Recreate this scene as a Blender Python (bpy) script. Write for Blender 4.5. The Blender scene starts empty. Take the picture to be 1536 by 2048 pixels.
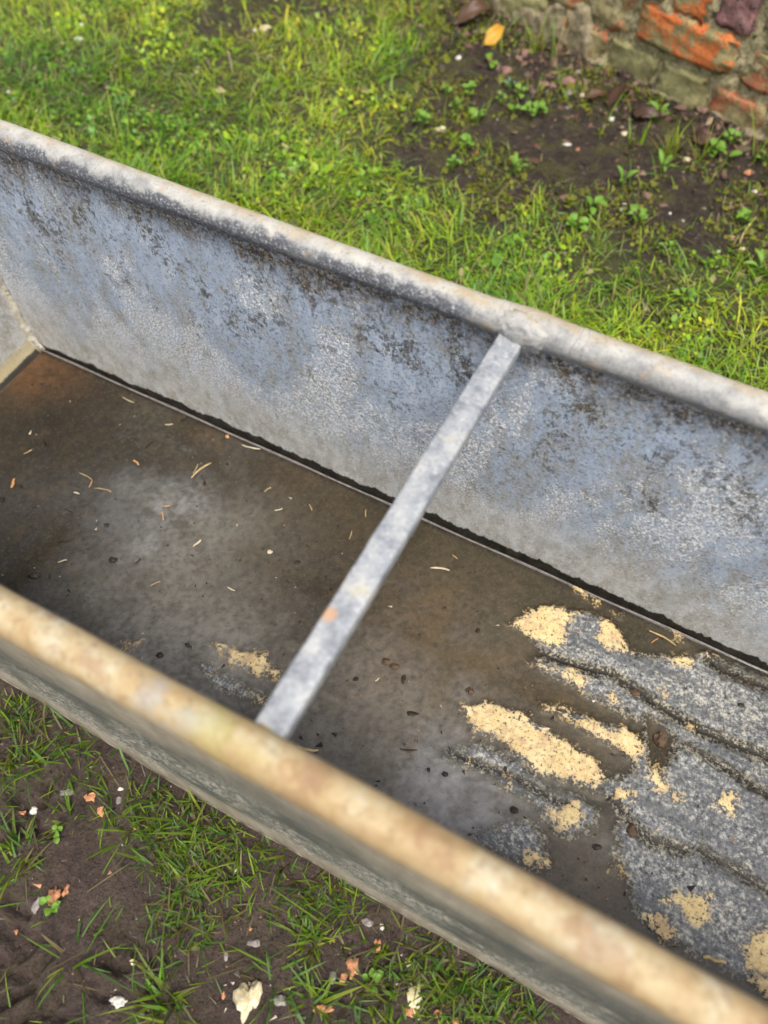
import bpy, math, random
import numpy as np
from mathutils import Vector, Matrix, Euler

# ------------------------------------------------------------------ camera, sky, sun, exposure
K = 0.76                                         # metres per fitted unit
F_PX, CX, CY = 1629.74, 768.0, 1024.0
CAM = np.array([0.1729, -0.1350, 1.3305]) * K
ROT = (0.56581, 0.00447, 0.49017)
sc = bpy.context.scene
cam_d = bpy.data.cameras.new('camera'); cam = bpy.data.objects.new('camera', cam_d)
sc.collection.objects.link(cam); sc.camera = cam
cam.location = CAM; cam.rotation_euler = ROT
cam_d.sensor_fit = 'HORIZONTAL'; cam_d.sensor_width = 36.0; cam_d.lens = F_PX / 1536 * 36
cam_d.clip_start = 0.02; cam_d.clip_end = 800
cam_d.dof.use_dof = True; cam_d.dof.focus_distance = 1.02; cam_d.dof.aperture_fstop = 3.9

world = bpy.data.worlds.new('World'); sc.world = world; world.use_nodes = True
wn = world.node_tree; wn.nodes.clear()
SUN_EL, SUN_AZ = math.radians(64), math.radians(138)    # azimuth the light comes from, clockwise from +Y
sky = wn.nodes.new('ShaderNodeTexSky'); sky.sky_type = 'NISHITA'; sky.sun_disc = False
sky.sun_elevation = SUN_EL; sky.sun_rotation = SUN_AZ
sky.air_density = 1.0; sky.dust_density = 5.0; sky.ozone_density = 1.0
hs = wn.nodes.new('ShaderNodeHueSaturation'); hs.inputs['Saturation'].default_value = 0.42
bg = wn.nodes.new('ShaderNodeBackground'); bg.inputs['Strength'].default_value = 0.13
wo = wn.nodes.new('ShaderNodeOutputWorld')
wn.links.new(sky.outputs[0], hs.inputs['Color']); wn.links.new(hs.outputs[0], bg.inputs[0]); wn.links.new(bg.outputs[0], wo.inputs[0])

sun_d = bpy.data.lights.new('sun', 'SUN'); sun_d.energy = 1.5; sun_d.angle = math.radians(18); sun_d.color = (1, 0.95, 0.86)
sun = bpy.data.objects.new('sun', sun_d); sc.collection.objects.link(sun)
sdir = Vector((math.sin(SUN_AZ) * math.cos(SUN_EL), math.cos(SUN_AZ) * math.cos(SUN_EL), math.sin(SUN_EL)))
sun.rotation_euler = sdir.to_track_quat('Z', 'Y').to_euler(); sun.location = sdir * 20

sc.view_settings.view_transform = 'Standard'; sc.view_settings.look = 'None'
sc.view_settings.gamma = 1; sc.view_settings.use_curve_mapping = False
sc.view_settings.exposure = 0.93
sc.render.engine = 'CYCLES'; sc.cycles.max_bounces = 5; sc.cycles.diffuse_bounces = 3; sc.cycles.glossy_bounces = 2; sc.cycles.transparent_max_bounces = 8
sc.cycles.use_adaptive_sampling = True; sc.cycles.adaptive_threshold = 0.02

# ------------------------------------------------------------------ helpers
random.seed(7); RNG = np.random.default_rng(7)
R3 = np.array(Euler(ROT, 'XYZ').to_matrix())
COL = sc.collection

def at(u, v, z=0.0):
    """where the sight line of photograph point (u, v) meets the level plane z"""
    d = R3 @ np.array([(u - CX) / F_PX, (CY - v) / F_PX, -1.0])
    return CAM + d * ((z - CAM[2]) / d[2])

def ats(pts, z=0.0):
    return np.array([at(u, v, z)[:2] for u, v in pts])

def lattice(seed, n=256):
    return np.random.default_rng(seed).random((n, n))

def vnoise(x, y, seed):
    L = lattice(seed); n = L.shape[0]
    xi = np.floor(x).astype(int); yi = np.floor(y).astype(int); fx = x - xi; fy = y - yi
    fx = fx * fx * (3 - 2 * fx); fy = fy * fy * (3 - 2 * fy)
    a = L[xi % n, yi % n]; b = L[(xi + 1) % n, yi % n]; c = L[xi % n, (yi + 1) % n]; d = L[(xi + 1) % n, (yi + 1) % n]
    return (a * (1 - fx) + b * fx) * (1 - fy) + (c * (1 - fx) + d * fx) * fy

def fbm(x, y, scale, seed, octv=4, gain=0.5):
    s = 0; amp = 1; tot = 0
    for o in range(octv):
        s = s + amp * vnoise(x * scale * 2 ** o + 17.3 * o, y * scale * 2 ** o + 5.1 * o, seed + o); tot += amp; amp *= gain
    return s / tot

def sdist(P, poly):
    """signed distance to a polygon, positive inside"""
    poly = np.asarray(poly); n = len(poly)
    d = np.full(len(P), 1e9); ins = np.zeros(len(P), bool)
    for i in range(n):
        a = poly[i]; b = poly[(i + 1) % n]; e = b - a
        w = P - a; t = np.clip((w @ e) / max(e @ e, 1e-12), 0, 1)
        d = np.minimum(d, np.hypot(*(w - t[:, None] * e).T))
        c = (a[1] > P[:, 1]) != (b[1] > P[:, 1])
        with np.errstate(divide='ignore', invalid='ignore'):
            xx = (b[0] - a[0]) * (P[:, 1] - a[1]) / (b[1] - a[1] if b[1] != a[1] else 1e-12) + a[0]
        ins ^= c & (P[:, 0] < xx)
    return np.where(ins, d, -d)

def ldist(P, line):
    line = np.asarray(line); d = np.full(len(P), 1e9)
    for a, b in zip(line[:-1], line[1:]):
        e = b - a; w = P - a; t = np.clip((w @ e) / max(e @ e, 1e-12), 0, 1)
        d = np.minimum(d, np.hypot(*(w - t[:, None] * e).T))
    return d

def sstep(x, a, b):
    t = np.clip((x - a) / (b - a), 0, 1); return t * t * (3 - 2 * t)

def mesh(name, verts, quads=None, tris=None, smooth=True, col=None):
    verts = np.asarray(verts, np.float32)
    quads = np.zeros((0, 4), np.int32) if quads is None else np.asarray(quads, np.int32).reshape(-1, 4)
    tris = np.zeros((0, 3), np.int32) if tris is None else np.asarray(tris, np.int32).reshape(-1, 3)
    me = bpy.data.meshes.new(name)
    me.vertices.add(len(verts)); me.vertices.foreach_set('co', verts.ravel())
    nl = quads.size + tris.size; me.loops.add(nl)
    me.loops.foreach_set('vertex_index', np.concatenate([quads.ravel(), tris.ravel()]))
    np_ = len(quads) + len(tris); me.polygons.add(np_)
    st = np.concatenate([np.arange(len(quads)) * 4, quads.size + np.arange(len(tris)) * 3]).astype(np.int32)
    me.polygons.foreach_set('loop_start', st)
    me.polygons.foreach_set('loop_total', np.concatenate([np.full(len(quads), 4), np.full(len(tris), 3)]).astype(np.int32))
    me.polygons.foreach_set('use_smooth', np.full(np_, smooth))
    me.update(calc_edges=True); me.validate()
    if col is not None:
        for k, a in col.items():
            a = np.asarray(a, np.float32)
            if a.ndim == 1:
                at_ = me.attributes.new(k, 'FLOAT', 'POINT'); at_.data.foreach_set('value', a)
            else:
                at_ = me.attributes.new(k, 'FLOAT_COLOR', 'POINT')
                at_.data.foreach_set('color', np.concatenate([a, np.ones((len(a), 1), np.float32)], 1).ravel())
    return me

def link(name, me, mat=None, parent=None, **props):
    o = bpy.data.objects.new(name, me); COL.objects.link(o)
    if mat is not None and me is not None and not me.materials: me.materials.append(mat)
    if parent is not None: o.parent = parent
    for k, v in props.items(): o[k] = v
    return o

def grid_quads(nx, ny):
    i = np.arange(nx - 1)[:, None] * ny + np.arange(ny - 1)[None]
    return np.stack([i, i + ny, i + ny + 1, i + 1], -1).reshape(-1, 4)

# ------------------------------------------------------------------ material node builder
W_Y_ = 0.6307 * K
class Mat:
    def __init__(s, name, coord='Object'):
        s.m = bpy.data.materials.new(name); s.m.use_nodes = True; s.t = s.m.node_tree; s.t.nodes.clear()
        s.out = s.t.nodes.new('ShaderNodeOutputMaterial'); s.p = s.t.nodes.new('ShaderNodeBsdfPrincipled')
        s.t.links.new(s.p.outputs[0], s.out.inputs[0])
        s.tc = s.t.nodes.new('ShaderNodeTexCoord').outputs[coord]
        s._sep = None
    def n(s, kind, **kw):
        nd = s.t.nodes.new('ShaderNode' + kind)
        for k, v in kw.items(): setattr(nd, k, v)
        return nd
    def put(s, sock, v):
        if isinstance(v, bpy.types.NodeSocket): s.t.links.new(v, sock)
        elif v is not None:
            if sock.type == 'RGBA' and len(v) == 3: v = (*v, 1)
            sock.default_value = v
    def math(s, op, a, b=0.0, clamp=False):
        nd = s.n('Math', operation=op, use_clamp=clamp); s.put(nd.inputs[0], a); s.put(nd.inputs[1], b); return nd.outputs[0]
    def add(s, a, b): return s.math('ADD', a, b)
    def sub(s, a, b): return s.math('SUBTRACT', a, b)
    def mul(s, a, b): return s.math('MULTIPLY', a, b)
    def mx(s, a, b): return s.math('MAXIMUM', a, b)
    def inv(s, a): return s.math('SUBTRACT', 1.0, a, True)
    def xyz(s):
        if s._sep is None:
            nd = s.n('SeparateXYZ'); s.put(nd.inputs[0], s.tc); s._sep = nd.outputs
        return s._sep
    def vec(s, sx=1, sy=1, sz=1, off=(0, 0, 0)):
        nd = s.n('Mapping'); s.put(nd.inputs['Vector'], s.tc); nd.inputs['Scale'].default_value = (sx, sy, sz); nd.inputs['Location'].default_value = off
        return nd.outputs[0]
    def noise(s, scale, detail=4, rough=0.55, vec=None, dist=0.0):
        nd = s.n('TexNoise'); s.put(nd.inputs['Vector'], vec if vec is not None else s.tc)
        nd.inputs['Scale'].default_value = scale; nd.inputs['Detail'].default_value = detail
        nd.inputs['Roughness'].default_value = rough; nd.inputs['Distortion'].default_value = dist
        return nd.outputs[0]
    def voro(s, scale, feature='F1', vec=None, rnd=1.0):
        nd = s.n('TexVoronoi', feature=feature); s.put(nd.inputs['Vector'], vec if vec is not None else s.tc)
        nd.inputs['Scale'].default_value = scale; nd.inputs['Randomness'].default_value = rnd
        return nd.outputs['Distance']
    def step(s, v, a, b):
        nd = s.n('MapRange', interpolation_type='SMOOTHSTEP'); s.put(nd.inputs[0], v)
        if a > b: nd.inputs[1].default_value, nd.inputs[2].default_value, nd.inputs[3].default_value, nd.inputs[4].default_value = b, a, 1, 0
        else: nd.inputs[1].default_value, nd.inputs[2].default_value = a, b
        return nd.outputs[0]
    def mix(s, f, a, b):
        nd = s.n('Mix', data_type='RGBA'); s.put(nd.inputs[0], f); s.put(nd.inputs[6], a); s.put(nd.inputs[7], b); return nd.outputs[2]
    def ramp(s, v, *stops):
        nd = s.n('ValToRGB'); s.put(nd.inputs[0], v); e = nd.color_ramp.elements
        while len(e) < len(stops): e.new(0.5)
        for k, (p, c) in zip(e, stops): k.position = p; k.color = (*c, 1)
        return nd.outputs[0]
    def attr(s, name, color=False):
        nd = s.n('Attribute', attribute_name=name); return nd.outputs['Color' if color else 'Fac']
    def bump(s, h, strength=0.5, dist=0.002):
        nd = s.n('Bump'); s.put(nd.inputs['Height'], h); nd.inputs['Strength'].default_value = strength; nd.inputs['Distance'].default_value = dist
        s.put(s.p.inputs['Normal'], nd.outputs[0]); return nd.outputs[0]
    def fin(s, col, rough=0.6, metal=0.0, spec=0.5):
        s.put(s.p.inputs['Base Color'], col); s.put(s.p.inputs['Roughness'], rough); s.put(s.p.inputs['Metallic'], metal)
        s.put(s.p.inputs['Specular IOR Level'], spec); return s.m

def zinc_inner(end=False):
    m = Mat('weathered_zinc_end' if end else 'weathered_zinc_inside'); x, y, z = m.xyz()
    big = m.noise(11.0, 4, 0.65, m.vec(1.0, 1.0, 0.5)); mid = m.noise(44, 5, 0.75, m.vec(1, 1, 0.6, (3, 1, 2)))
    fine = m.noise(260, 3, 0.65); grain = m.noise(135, 4, 0.78, m.vec(1, 1, 0.8, (2, 5, 8)))
    tone = m.add(m.mul(big, 0.30), m.add(m.mul(mid, 0.45), m.mul(m.noise(70, 4, 0.8, m.vec(1, 1, 0.25, (6, 2, 7))), 0.25)))
    c = m.ramp(tone, (0.38, (0.22, 0.22, 0.205)), (0.45, (0.29, 0.31, 0.33)), (0.51, (0.30, 0.365, 0.465)), (0.57, (0.375, 0.44, 0.54)), (0.66, (0.54, 0.555, 0.565)))
    c = m.mix(m.mul(m.step(fine, 0.52, 0.70), 0.60), c, (0.50, 0.52, 0.54))
    c = m.mix(m.mul(m.step(fine, 0.47, 0.33), 0.65), c, (0.10, 0.105, 0.11))
    # white zinc bloom: crystals in drifts, more of them low down
    wp = m.step(m.add(m.noise(11, 4, 0.65, m.vec(1, 1, 0.7, (11, 0, 5))), m.mul(m.step(z, 0.36, 0.03), 0.14)), 0.46, 0.66)
    ws = m.step(m.add(m.noise(310, 4, 0.85, m.vec(1, 1, 1, (1, 9, 4))), m.mul(wp, 0.10)), 0.57, 0.66)
    c = m.mix(m.mul(ws, m.add(m.mul(wp, 0.70), 0.42)), c, (0.78, 0.79, 0.79))
    # lime deposit near the foot
    lz = 0.30 if end else 0.085
    lime = m.step(m.sub(z, m.mul(m.noise(13, 4, 0.65), 0.13)), lz + 0.03, lz - 0.11)
    c = m.mix(m.mul(lime, m.add(m.mul(m.step(fine, 0.35, 0.6), 0.35), 0.5)), c, m.mix(m.step(mid, 0.38, 0.62), (0.37, 0.34, 0.28), (0.58, 0.57, 0.53)))
    # dark lichen grains in drifts, thick under the rolled rim
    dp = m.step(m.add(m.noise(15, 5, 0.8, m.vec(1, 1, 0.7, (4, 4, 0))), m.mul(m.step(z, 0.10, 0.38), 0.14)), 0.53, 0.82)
    dg = m.step(m.add(grain, m.mul(dp, 0.17)), 0.60, 0.67)
    c = m.mix(m.mul(dg, m.add(m.mul(dp, 0.60), 0.30)), c, m.mix(m.step(fine, 0.42, 0.6), (0.028, 0.028, 0.023), (0.12, 0.105, 0.07)))
    if not end:
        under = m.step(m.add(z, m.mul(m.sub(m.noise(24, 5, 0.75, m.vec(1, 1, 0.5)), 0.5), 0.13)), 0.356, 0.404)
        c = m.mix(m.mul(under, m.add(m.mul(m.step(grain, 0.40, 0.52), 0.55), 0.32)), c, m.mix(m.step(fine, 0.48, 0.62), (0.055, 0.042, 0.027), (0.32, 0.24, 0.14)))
        spk = m.mul(m.step(m.noise(330, 2, 0.5, m.vec(1, 1, 1, (9, 9, 9))), 0.63, 0.69), m.mx(under, m.mul(dp, 0.8)))
        c = m.mix(spk, c, (0.62, 0.57, 0.48))
        # black wet line at the foot, its upper edge in scallops
        edge = m.add(m.mul(m.sub(m.noise(24, 5, 0.75, m.vec(1, 0, 0)), 0.27), 0.050), m.mul(m.step(x, -0.84, -0.45), 0.006))
        wet = m.step(m.sub(z, edge), 0.0035, 0.0)
        c = m.mix(wet, c, m.mix(m.step(mid, 0.4, 0.65), (0.014, 0.013, 0.010), (0.042, 0.038, 0.028)))
        h = m.add(m.mul(fine, 0.6), m.add(m.mul(dg, 0.6), m.add(m.mul(ws, 0.6), m.mul(m.mul(under, fine), 1.8))))
        m.bump(h, 0.7, 0.0018)
        return m.fin(c, m.add(m.mul(wet, -0.25), 0.58), 0.0, 0.35)
    c = m.mix(m.mul(m.step(z, 0.032, 0.018), 0.8), c, (0.36, 0.29, 0.14))
    c = m.mix(m.step(m.sub(z, m.mul(mid, 0.008)), 0.005, 0.002), c, (0.03, 0.028, 0.022))
    m.bump(m.add(m.mul(fine, 0.6), m.add(dg, ws)), 0.6, 0.0016)
    return m.fin(c, 0.6, 0.0, 0.35)

def zinc_outer():
    m = Mat('weathered_zinc_outside'); x, y, z = m.xyz()
    n = m.noise(9, 5, 0.7, m.vec(2, 2, 9)); f = m.noise(170, 4, 0.75, m.vec(1, 1, 1.6)); dr = m.noise(30, 4, 0.7, m.vec(1, 1, 0.12))
    c = m.ramp(m.add(m.mul(n, 0.6), m.mul(dr, 0.4)), (0.36, (0.20, 0.17, 0.12)), (0.5, (0.31, 0.27, 0.20)), (0.64, (0.40, 0.36, 0.285)))
    band = m.mul(m.step(m.add(z, m.mul(m.sub(n, 0.5), 0.10)), 0.05, 0.10), m.step(m.add(z, m.mul(m.sub(m.noise(5, 5, 0.65), 0.5), 0.22)), 0.30, 0.20))
    c = m.mix(m.mul(band, m.step(m.add(m.mul(n, 0.5), m.mul(f, 0.5)), 0.36, 0.52)), c, (0.080, 0.088, 0.076))
    sc_ = m.mul(m.step(m.add(m.mul(f, 0.55), m.mul(m.noise(24, 5, 0.75, m.vec(2.2, 2.2, 9, (3, 2, 1))), 0.45)), 0.50, 0.56), m.step(m.noise(8, 4, 0.6), 0.40, 0.54))
    c = m.mix(m.mul(sc_, m.mul(m.step(z, 0.02, 0.06), m.step(z, 0.26, 0.16))), c, (0.56, 0.53, 0.44))
    c = m.mix(m.mul(m.step(z, 0.07, 0.0), 0.7), c, m.mix(m.step(dr, 0.4, 0.6), (0.20, 0.165, 0.115), (0.33, 0.285, 0.215)))
    c = m.mix(m.mul(m.step(f, 0.45, 0.33), 0.4), c, (0.07, 0.065, 0.05))
    c = m.mix(m.mul(m.step(z, 0.022, -0.005), m.step(m.noise(40, 4), 0.4, 0.6)), c, (0.06, 0.045, 0.03))
    m.bump(m.add(n, m.mul(f, 0.6)), 0.4, 0.002)
    return m.fin(c, 0.62, 0, 0.35)

def rim_mat(name, far):
    m = Mat(name); x, y, z = m.xyz()
    nrm = m.n('SeparateXYZ'); g = m.n('NewGeometry'); m.put(nrm.inputs[0], g.outputs['Normal'])
    a = m.noise(16, 4, 0.7); b = m.noise(42, 5, 0.7, m.vec(1, 1, 1, (5, 1, 3))); f = m.noise(290, 3, 0.65)
    if far:
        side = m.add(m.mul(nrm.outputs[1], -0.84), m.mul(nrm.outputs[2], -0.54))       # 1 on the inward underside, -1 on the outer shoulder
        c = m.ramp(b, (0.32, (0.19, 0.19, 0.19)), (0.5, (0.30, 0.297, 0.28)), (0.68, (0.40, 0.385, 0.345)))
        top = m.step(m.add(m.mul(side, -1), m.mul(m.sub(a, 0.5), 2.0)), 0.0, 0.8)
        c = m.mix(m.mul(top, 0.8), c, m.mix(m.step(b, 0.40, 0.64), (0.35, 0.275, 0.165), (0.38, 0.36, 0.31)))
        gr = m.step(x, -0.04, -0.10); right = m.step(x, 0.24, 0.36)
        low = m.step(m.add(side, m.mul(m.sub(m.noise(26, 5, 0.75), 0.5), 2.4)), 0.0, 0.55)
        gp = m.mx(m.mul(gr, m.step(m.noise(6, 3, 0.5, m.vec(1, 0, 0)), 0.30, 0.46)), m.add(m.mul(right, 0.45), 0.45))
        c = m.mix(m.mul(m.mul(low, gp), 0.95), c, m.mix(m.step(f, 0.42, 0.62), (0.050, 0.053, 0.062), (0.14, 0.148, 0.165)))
        c = m.mix(m.mul(m.mul(low, gr), m.mul(m.step(f, 0.58, 0.68), 0.6)), c, (0.50, 0.50, 0.50))
        c = m.mix(m.mul(m.step(f, 0.42, 0.33), 0.5), c, (0.12, 0.115, 0.10))
        c = m.mix(m.mul(m.step(m.noise(22, 4, 0.65, m.vec(1, 1, 1, (8, 8, 8))), 0.60, 0.70), 0.4), c, (0.36, 0.235, 0.12))
        wr = m.n('TexWave', wave_type='RINGS', rings_direction='SPHERICAL'); m.put(wr.inputs[0], m.vec(1, 1, 1, (0.005, -W_Y_, -0.43))); wr.inputs['Scale'].default_value = 42; wr.inputs['Distortion'].default_value = 6; wr.inputs['Detail'].default_value = 3
        near = m.n('VectorMath', operation='DISTANCE'); m.put(near.inputs[0], m.tc); near.inputs[1].default_value = (0.0, W_Y_, 0.43)
        c = m.mix(m.mul(m.step(wr.outputs[1], 0.80, 0.98), m.mul(m.step(near.outputs['Value'], 0.07, 0.03), m.mul(m.step(b, 0.4, 0.6), 0.55))), c, (0.13, 0.13, 0.14))
    else:
        c = m.ramp(a, (0.32, (0.26, 0.165, 0.075)), (0.44, (0.345, 0.245, 0.125)), (0.54, (0.385, 0.30, 0.17)), (0.66, (0.43, 0.385, 0.28)))
        c = m.mix(m.mul(m.step(b, 0.56, 0.68), 0.4), c, (0.46, 0.42, 0.32))
        r = m.step(m.noise(24, 4, 0.6, m.vec(1, 1, 1, (2, 7, 5))), 0.54, 0.62)
        c = m.mix(m.mul(r, 0.5), c, m.mix(b, (0.17, 0.085, 0.045), (0.27, 0.155, 0.09)))
        c = m.mix(m.mul(m.step(m.noise(90, 4, 0.7), 0.50, 0.36), 0.5), c, (0.20, 0.13, 0.065))
        r2 = m.step(m.add(m.math('ABSOLUTE', nrm.outputs[1]), m.mul(m.sub(m.noise(13, 5, 0.65), 0.5), 1.8)), 0.45, 1.0)
        c = m.mix(m.mul(r2, 0.5), c, (0.27, 0.185, 0.09))
        yg = m.n('VectorMath', operation='DISTANCE'); m.put(yg.inputs[0], m.tc); yg.inputs[1].default_value = (-0.055, 0.008, 0.445)
        al = m.mul(m.step(yg.outputs['Value'], 0.055, 0.01), m.step(b, 0.38, 0.55))
        c = m.mix(m.mul(al, 0.5), c, (0.27, 0.25, 0.07))
        gy = m.n('VectorMath', operation='DISTANCE'); m.put(gy.inputs[0], m.tc); gy.inputs[1].default_value = (-0.10, 0.0, 0.447)
        c = m.mix(m.mul(m.step(gy.outputs['Value'], 0.04, 0.015), m.mul(m.step(b, 0.44, 0.58), 0.55)), c, (0.26, 0.26, 0.25))
    m.bump(m.add(m.mul(f, 0.5), b), 0.5, 0.0016)
    return m.fin(c, 0.62, 0, 0.35)

def bar_mat():
    m = Mat('dull_galvanised_bar'); b = m.noise(45, 5, 0.6); f = m.noise(260, 3, 0.6)
    c = m.ramp(b, (0.34, (0.165, 0.175, 0.195)), (0.48, (0.27, 0.282, 0.30)), (0.66, (0.39, 0.39, 0.375)))
    c = m.mix(m.mul(m.step(f, 0.56, 0.68), 0.5), c, (0.50, 0.50, 0.49))
    c = m.mix(m.mul(m.step(f, 0.44, 0.34), 0.5), c, (0.13, 0.14, 0.155))
    c = m.mix(m.mul(m.step(m.noise(30, 3, 0.5, m.vec(1, 1, 1, (3, 3, 3))), 0.60, 0.72), 0.6), c, (0.42, 0.38, 0.28))
    d = m.n('VectorMath', operation='DISTANCE'); m.put(d.inputs[0], m.tc); p = at(655, 1228, 0.43); d.inputs[1].default_value = tuple(p)
    c = m.mix(m.mul(m.step(m.add(d.outputs['Value'], m.mul(b, 0.01)), 0.014, 0.008), 0.8), c, (0.48, 0.28, 0.15))
    m.bump(m.add(b, m.mul(f, 0.6)), 0.35, 0.0012)
    return m.fin(c, 0.5, 0.15, 0.4)

def silt_mat():
    m = Mat('silt_and_algae_film')
    col = m.attr('tinge', True); crust = m.attr('crust'); silt = m.attr('silt'); pale = m.attr('pale')
    f1 = m.noise(300, 3, 0.7); f2 = m.noise(150, 5, 0.8, m.vec(1, 1, 1, (4, 1, 0))); b = m.noise(34, 5, 0.7, m.vec(1, 1, 1, (9, 2, 0)))
    c = m.mix(m.mul(m.step(f1, 0.5, 0.72), 0.4), col, m.mix(0.5, col, (0.30, 0.27, 0.23)))
    c = m.mix(m.mul(m.step(f2, 0.5, 0.3), 0.6), c, m.mix(0.7, c, (0.010, 0.009, 0.007)))
    c = m.mix(m.mul(m.step(b, 0.5, 0.7), 0.25), c, (0.13, 0.095, 0.055))
    # grains of crust: pale zinc salts over dark wet metal
    cr = m.add(m.mul(f1, 0.45), m.mul(f2, 0.55)); crp = m.add(cr, m.mul(pale, 0.045))
    cc = m.ramp(crp, (0.39, (0.040, 0.042, 0.046)), (0.48, (0.078, 0.082, 0.088)), (0.54, (0.155, 0.158, 0.157)), (0.60, (0.31, 0.305, 0.28)), (0.68, (0.52, 0.49, 0.42)))
    cc = m.mix(m.mul(m.step(m.noise(20, 5, 0.7, m.vec(0.30, 2.4, 1, (1, 5, 0))), 0.53, 0.38), 0.75), cc, (0.062, 0.066, 0.075))
    cc = m.mix(m.mul(m.step(m.noise(14, 4, 0.7), 0.50, 0.60), m.mul(m.step(cr, 0.5, 0.6), 0.5)), cc, (0.46, 0.41, 0.30))
    ce = m.mul(m.step(m.add(crust, m.mul(m.sub(cr, 0.5), 5.5)), 0.38, 0.62), m.step(crust, 0.12, 0.42))
    c = m.mix(ce, c, cc)
    sc_ = m.ramp(m.add(m.mul(b, 0.5), m.mul(f2, 0.5)), (0.35, (0.42, 0.29, 0.125)), (0.5, (0.58, 0.44, 0.215)), (0.66, (0.66, 0.55, 0.33)))
    sc_ = m.mix(m.mul(m.step(cr, 0.485, 0.41), 0.85), sc_, (0.14, 0.12, 0.10))
    sc_ = m.mix(m.mul(m.step(b, 0.40, 0.32), 0.65), sc_, cc)
    sc_ = m.mix(m.mul(m.step(m.noise(60, 4, 0.7, m.vec(1, 1, 1, (7, 7, 0))), 0.50, 0.64), 0.65), sc_, (0.40, 0.27, 0.16)); sc_ = m.mix(m.mul(m.step(silt, 0.85, 0.35), 0.5), sc_, (0.34, 0.25, 0.14))
    se = m.mul(m.step(m.add(silt, m.mul(m.sub(cr, 0.5), 5.5)), 0.42, 0.58), m.step(silt, 0.02, 0.12))
    c = m.mix(se, c, sc_)
    m.bump(m.add(m.mul(f1, 0.8), m.mul(m.mx(ce, se), m.mul(f2, 1.2))), 0.45, 0.0014)
    return m.fin(c, m.add(m.mul(se, 0.35), 0.5), 0, 0.4)

def water_mat():
    m = Mat('shallow_water'); t = m.t; t.nodes.remove(m.p)
    fr = m.n('Fresnel'); fr.inputs['IOR'].default_value = 1.33
    tr = m.n('BsdfTransparent'); tr.inputs[0].default_value = (0.90, 0.87, 0.80, 1)
    gl = m.n('BsdfGlossy'); gl.inputs[0].default_value = (1, 1, 1, 1); gl.inputs['Roughness'].default_value = 0.03
    bp = m.n('Bump'); bp.inputs['Strength'].default_value = 0.06; bp.inputs['Distance'].default_value = 0.004; m.put(bp.inputs['Height'], m.noise(18, 3))
    m.put(gl.inputs['Normal'], bp.outputs[0]); m.put(fr.inputs['Normal'], bp.outputs[0])
    mx = m.n('MixShader'); m.put(mx.inputs[0], fr.outputs[0]); m.put(mx.inputs[1], tr.outputs[0]); m.put(mx.inputs[2], gl.outputs[0])
    m.put(m.out.inputs[0], mx.outputs[0]); return m.m

def ground_mat():
    m = Mat('soil'); lawn = m.attr('lawn'); mud = m.attr('mud')
    n1 = m.noise(9, 6, 0.65); n2 = m.noise(60, 6, 0.7); n3 = m.noise(240, 4, 0.75)
    dirt = m.ramp(n2, (0.32, (0.014, 0.010, 0.007)), (0.5, (0.034, 0.024, 0.017)), (0.68, (0.070, 0.050, 0.037)))
    mudc = m.ramp(m.add(m.mul(n2, 0.6), m.mul(n1, 0.4)), (0.36, (0.032, 0.0215, 0.0175)), (0.5, (0.066, 0.046, 0.038)), (0.64, (0.105, 0.076, 0.063)))
    c = m.mix(mud, dirt, mudc); c = m.mix(m.mul(m.step(n3, 0.5, 0.3), 0.6), c, (0.008, 0.006, 0.005)); c = m.mix(m.mul(m.step(n3, 0.56, 0.72), 0.45), c, (0.13, 0.10, 0.08))
    moss = m.mul(m.step(m.noise(16, 5, 0.7, m.vec(1, 1, 1, (2, 3, 4))), 0.47, 0.60), m.sub(1.0, m.mul(mud, 0.75)))
    c = m.mix(m.mul(moss, m.mul(m.step(n3, 0.40, 0.60), 0.75)), c, m.mix(n3, (0.045, 0.05, 0.008), (0.13, 0.13, 0.02)))
    c = m.mix(m.mul(lawn, 0.7), c, m.mix(n2, (0.03, 0.036, 0.008), (0.09, 0.095, 0.028)))
    sp = m.step(m.voro(150), 0.16, 0.10)
    c = m.mix(m.mul(m.mul(sp, m.step(n1, 0.5, 0.62)), 0.7), c, m.mix(n3, (0.25, 0.12, 0.08), (0.42, 0.38, 0.30)))
    m.bump(m.add(n2, m.mul(n3, 0.7)), 1.0, 0.006)
    return m.fin(c, m.mix(mud, (0.85,) * 3, (0.45,) * 3), 0, 0.35)

def blade_mat(name='grass_blades', rough=0.5):
    m = Mat(name); c = m.attr('tint', True)
    m.fin(c, rough, 0, 0.35)
    tr = m.n('BsdfTranslucent'); m.put(tr.inputs[0], c)
    mx = m.n('MixShader'); mx.inputs[0].default_value = 0.45
    m.put(mx.inputs[1], m.p.outputs[0]); m.put(mx.inputs[2], tr.outputs[0]); m.put(m.out.inputs[0], mx.outputs[0])
    return m.m

def leaf_mat(name, c0, c1, tl=0.3):
    m = Mat(name); oi = m.n('ObjectInfo'); n = m.noise(120, 3)
    c = m.mix(m.add(m.mul(n, 0.5), m.mul(oi.outputs['Random'], 0.5)), c0, c1)
    m.fin(c, 0.5, 0, 0.4)
    tr = m.n('BsdfTranslucent'); m.put(tr.inputs[0], c); mx = m.n('MixShader'); mx.inputs[0].default_value = tl
    m.put(mx.inputs[1], m.p.outputs[0]); m.put(mx.inputs[2], tr.outputs[0]); m.put(m.out.inputs[0], mx.outputs[0]); return m.m

def lump_mat(name, c0, c1, dirt=(0.07, 0.05, 0.04), amt=0.35, rough=0.8):
    m = Mat(name); n = m.noise(140, 5, 0.7); b = m.noise(50, 4, 0.6, m.vec(1, 1, 1, (3, 1, 2)))
    c = m.mix(m.step(n, 0.35, 0.65), c0, c1); c = m.mix(m.mul(m.step(b, 0.55, 0.68), amt), c, dirt)
    m.bump(n, 0.6, 0.002); return m.fin(c, rough, 0, 0.3)

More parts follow.
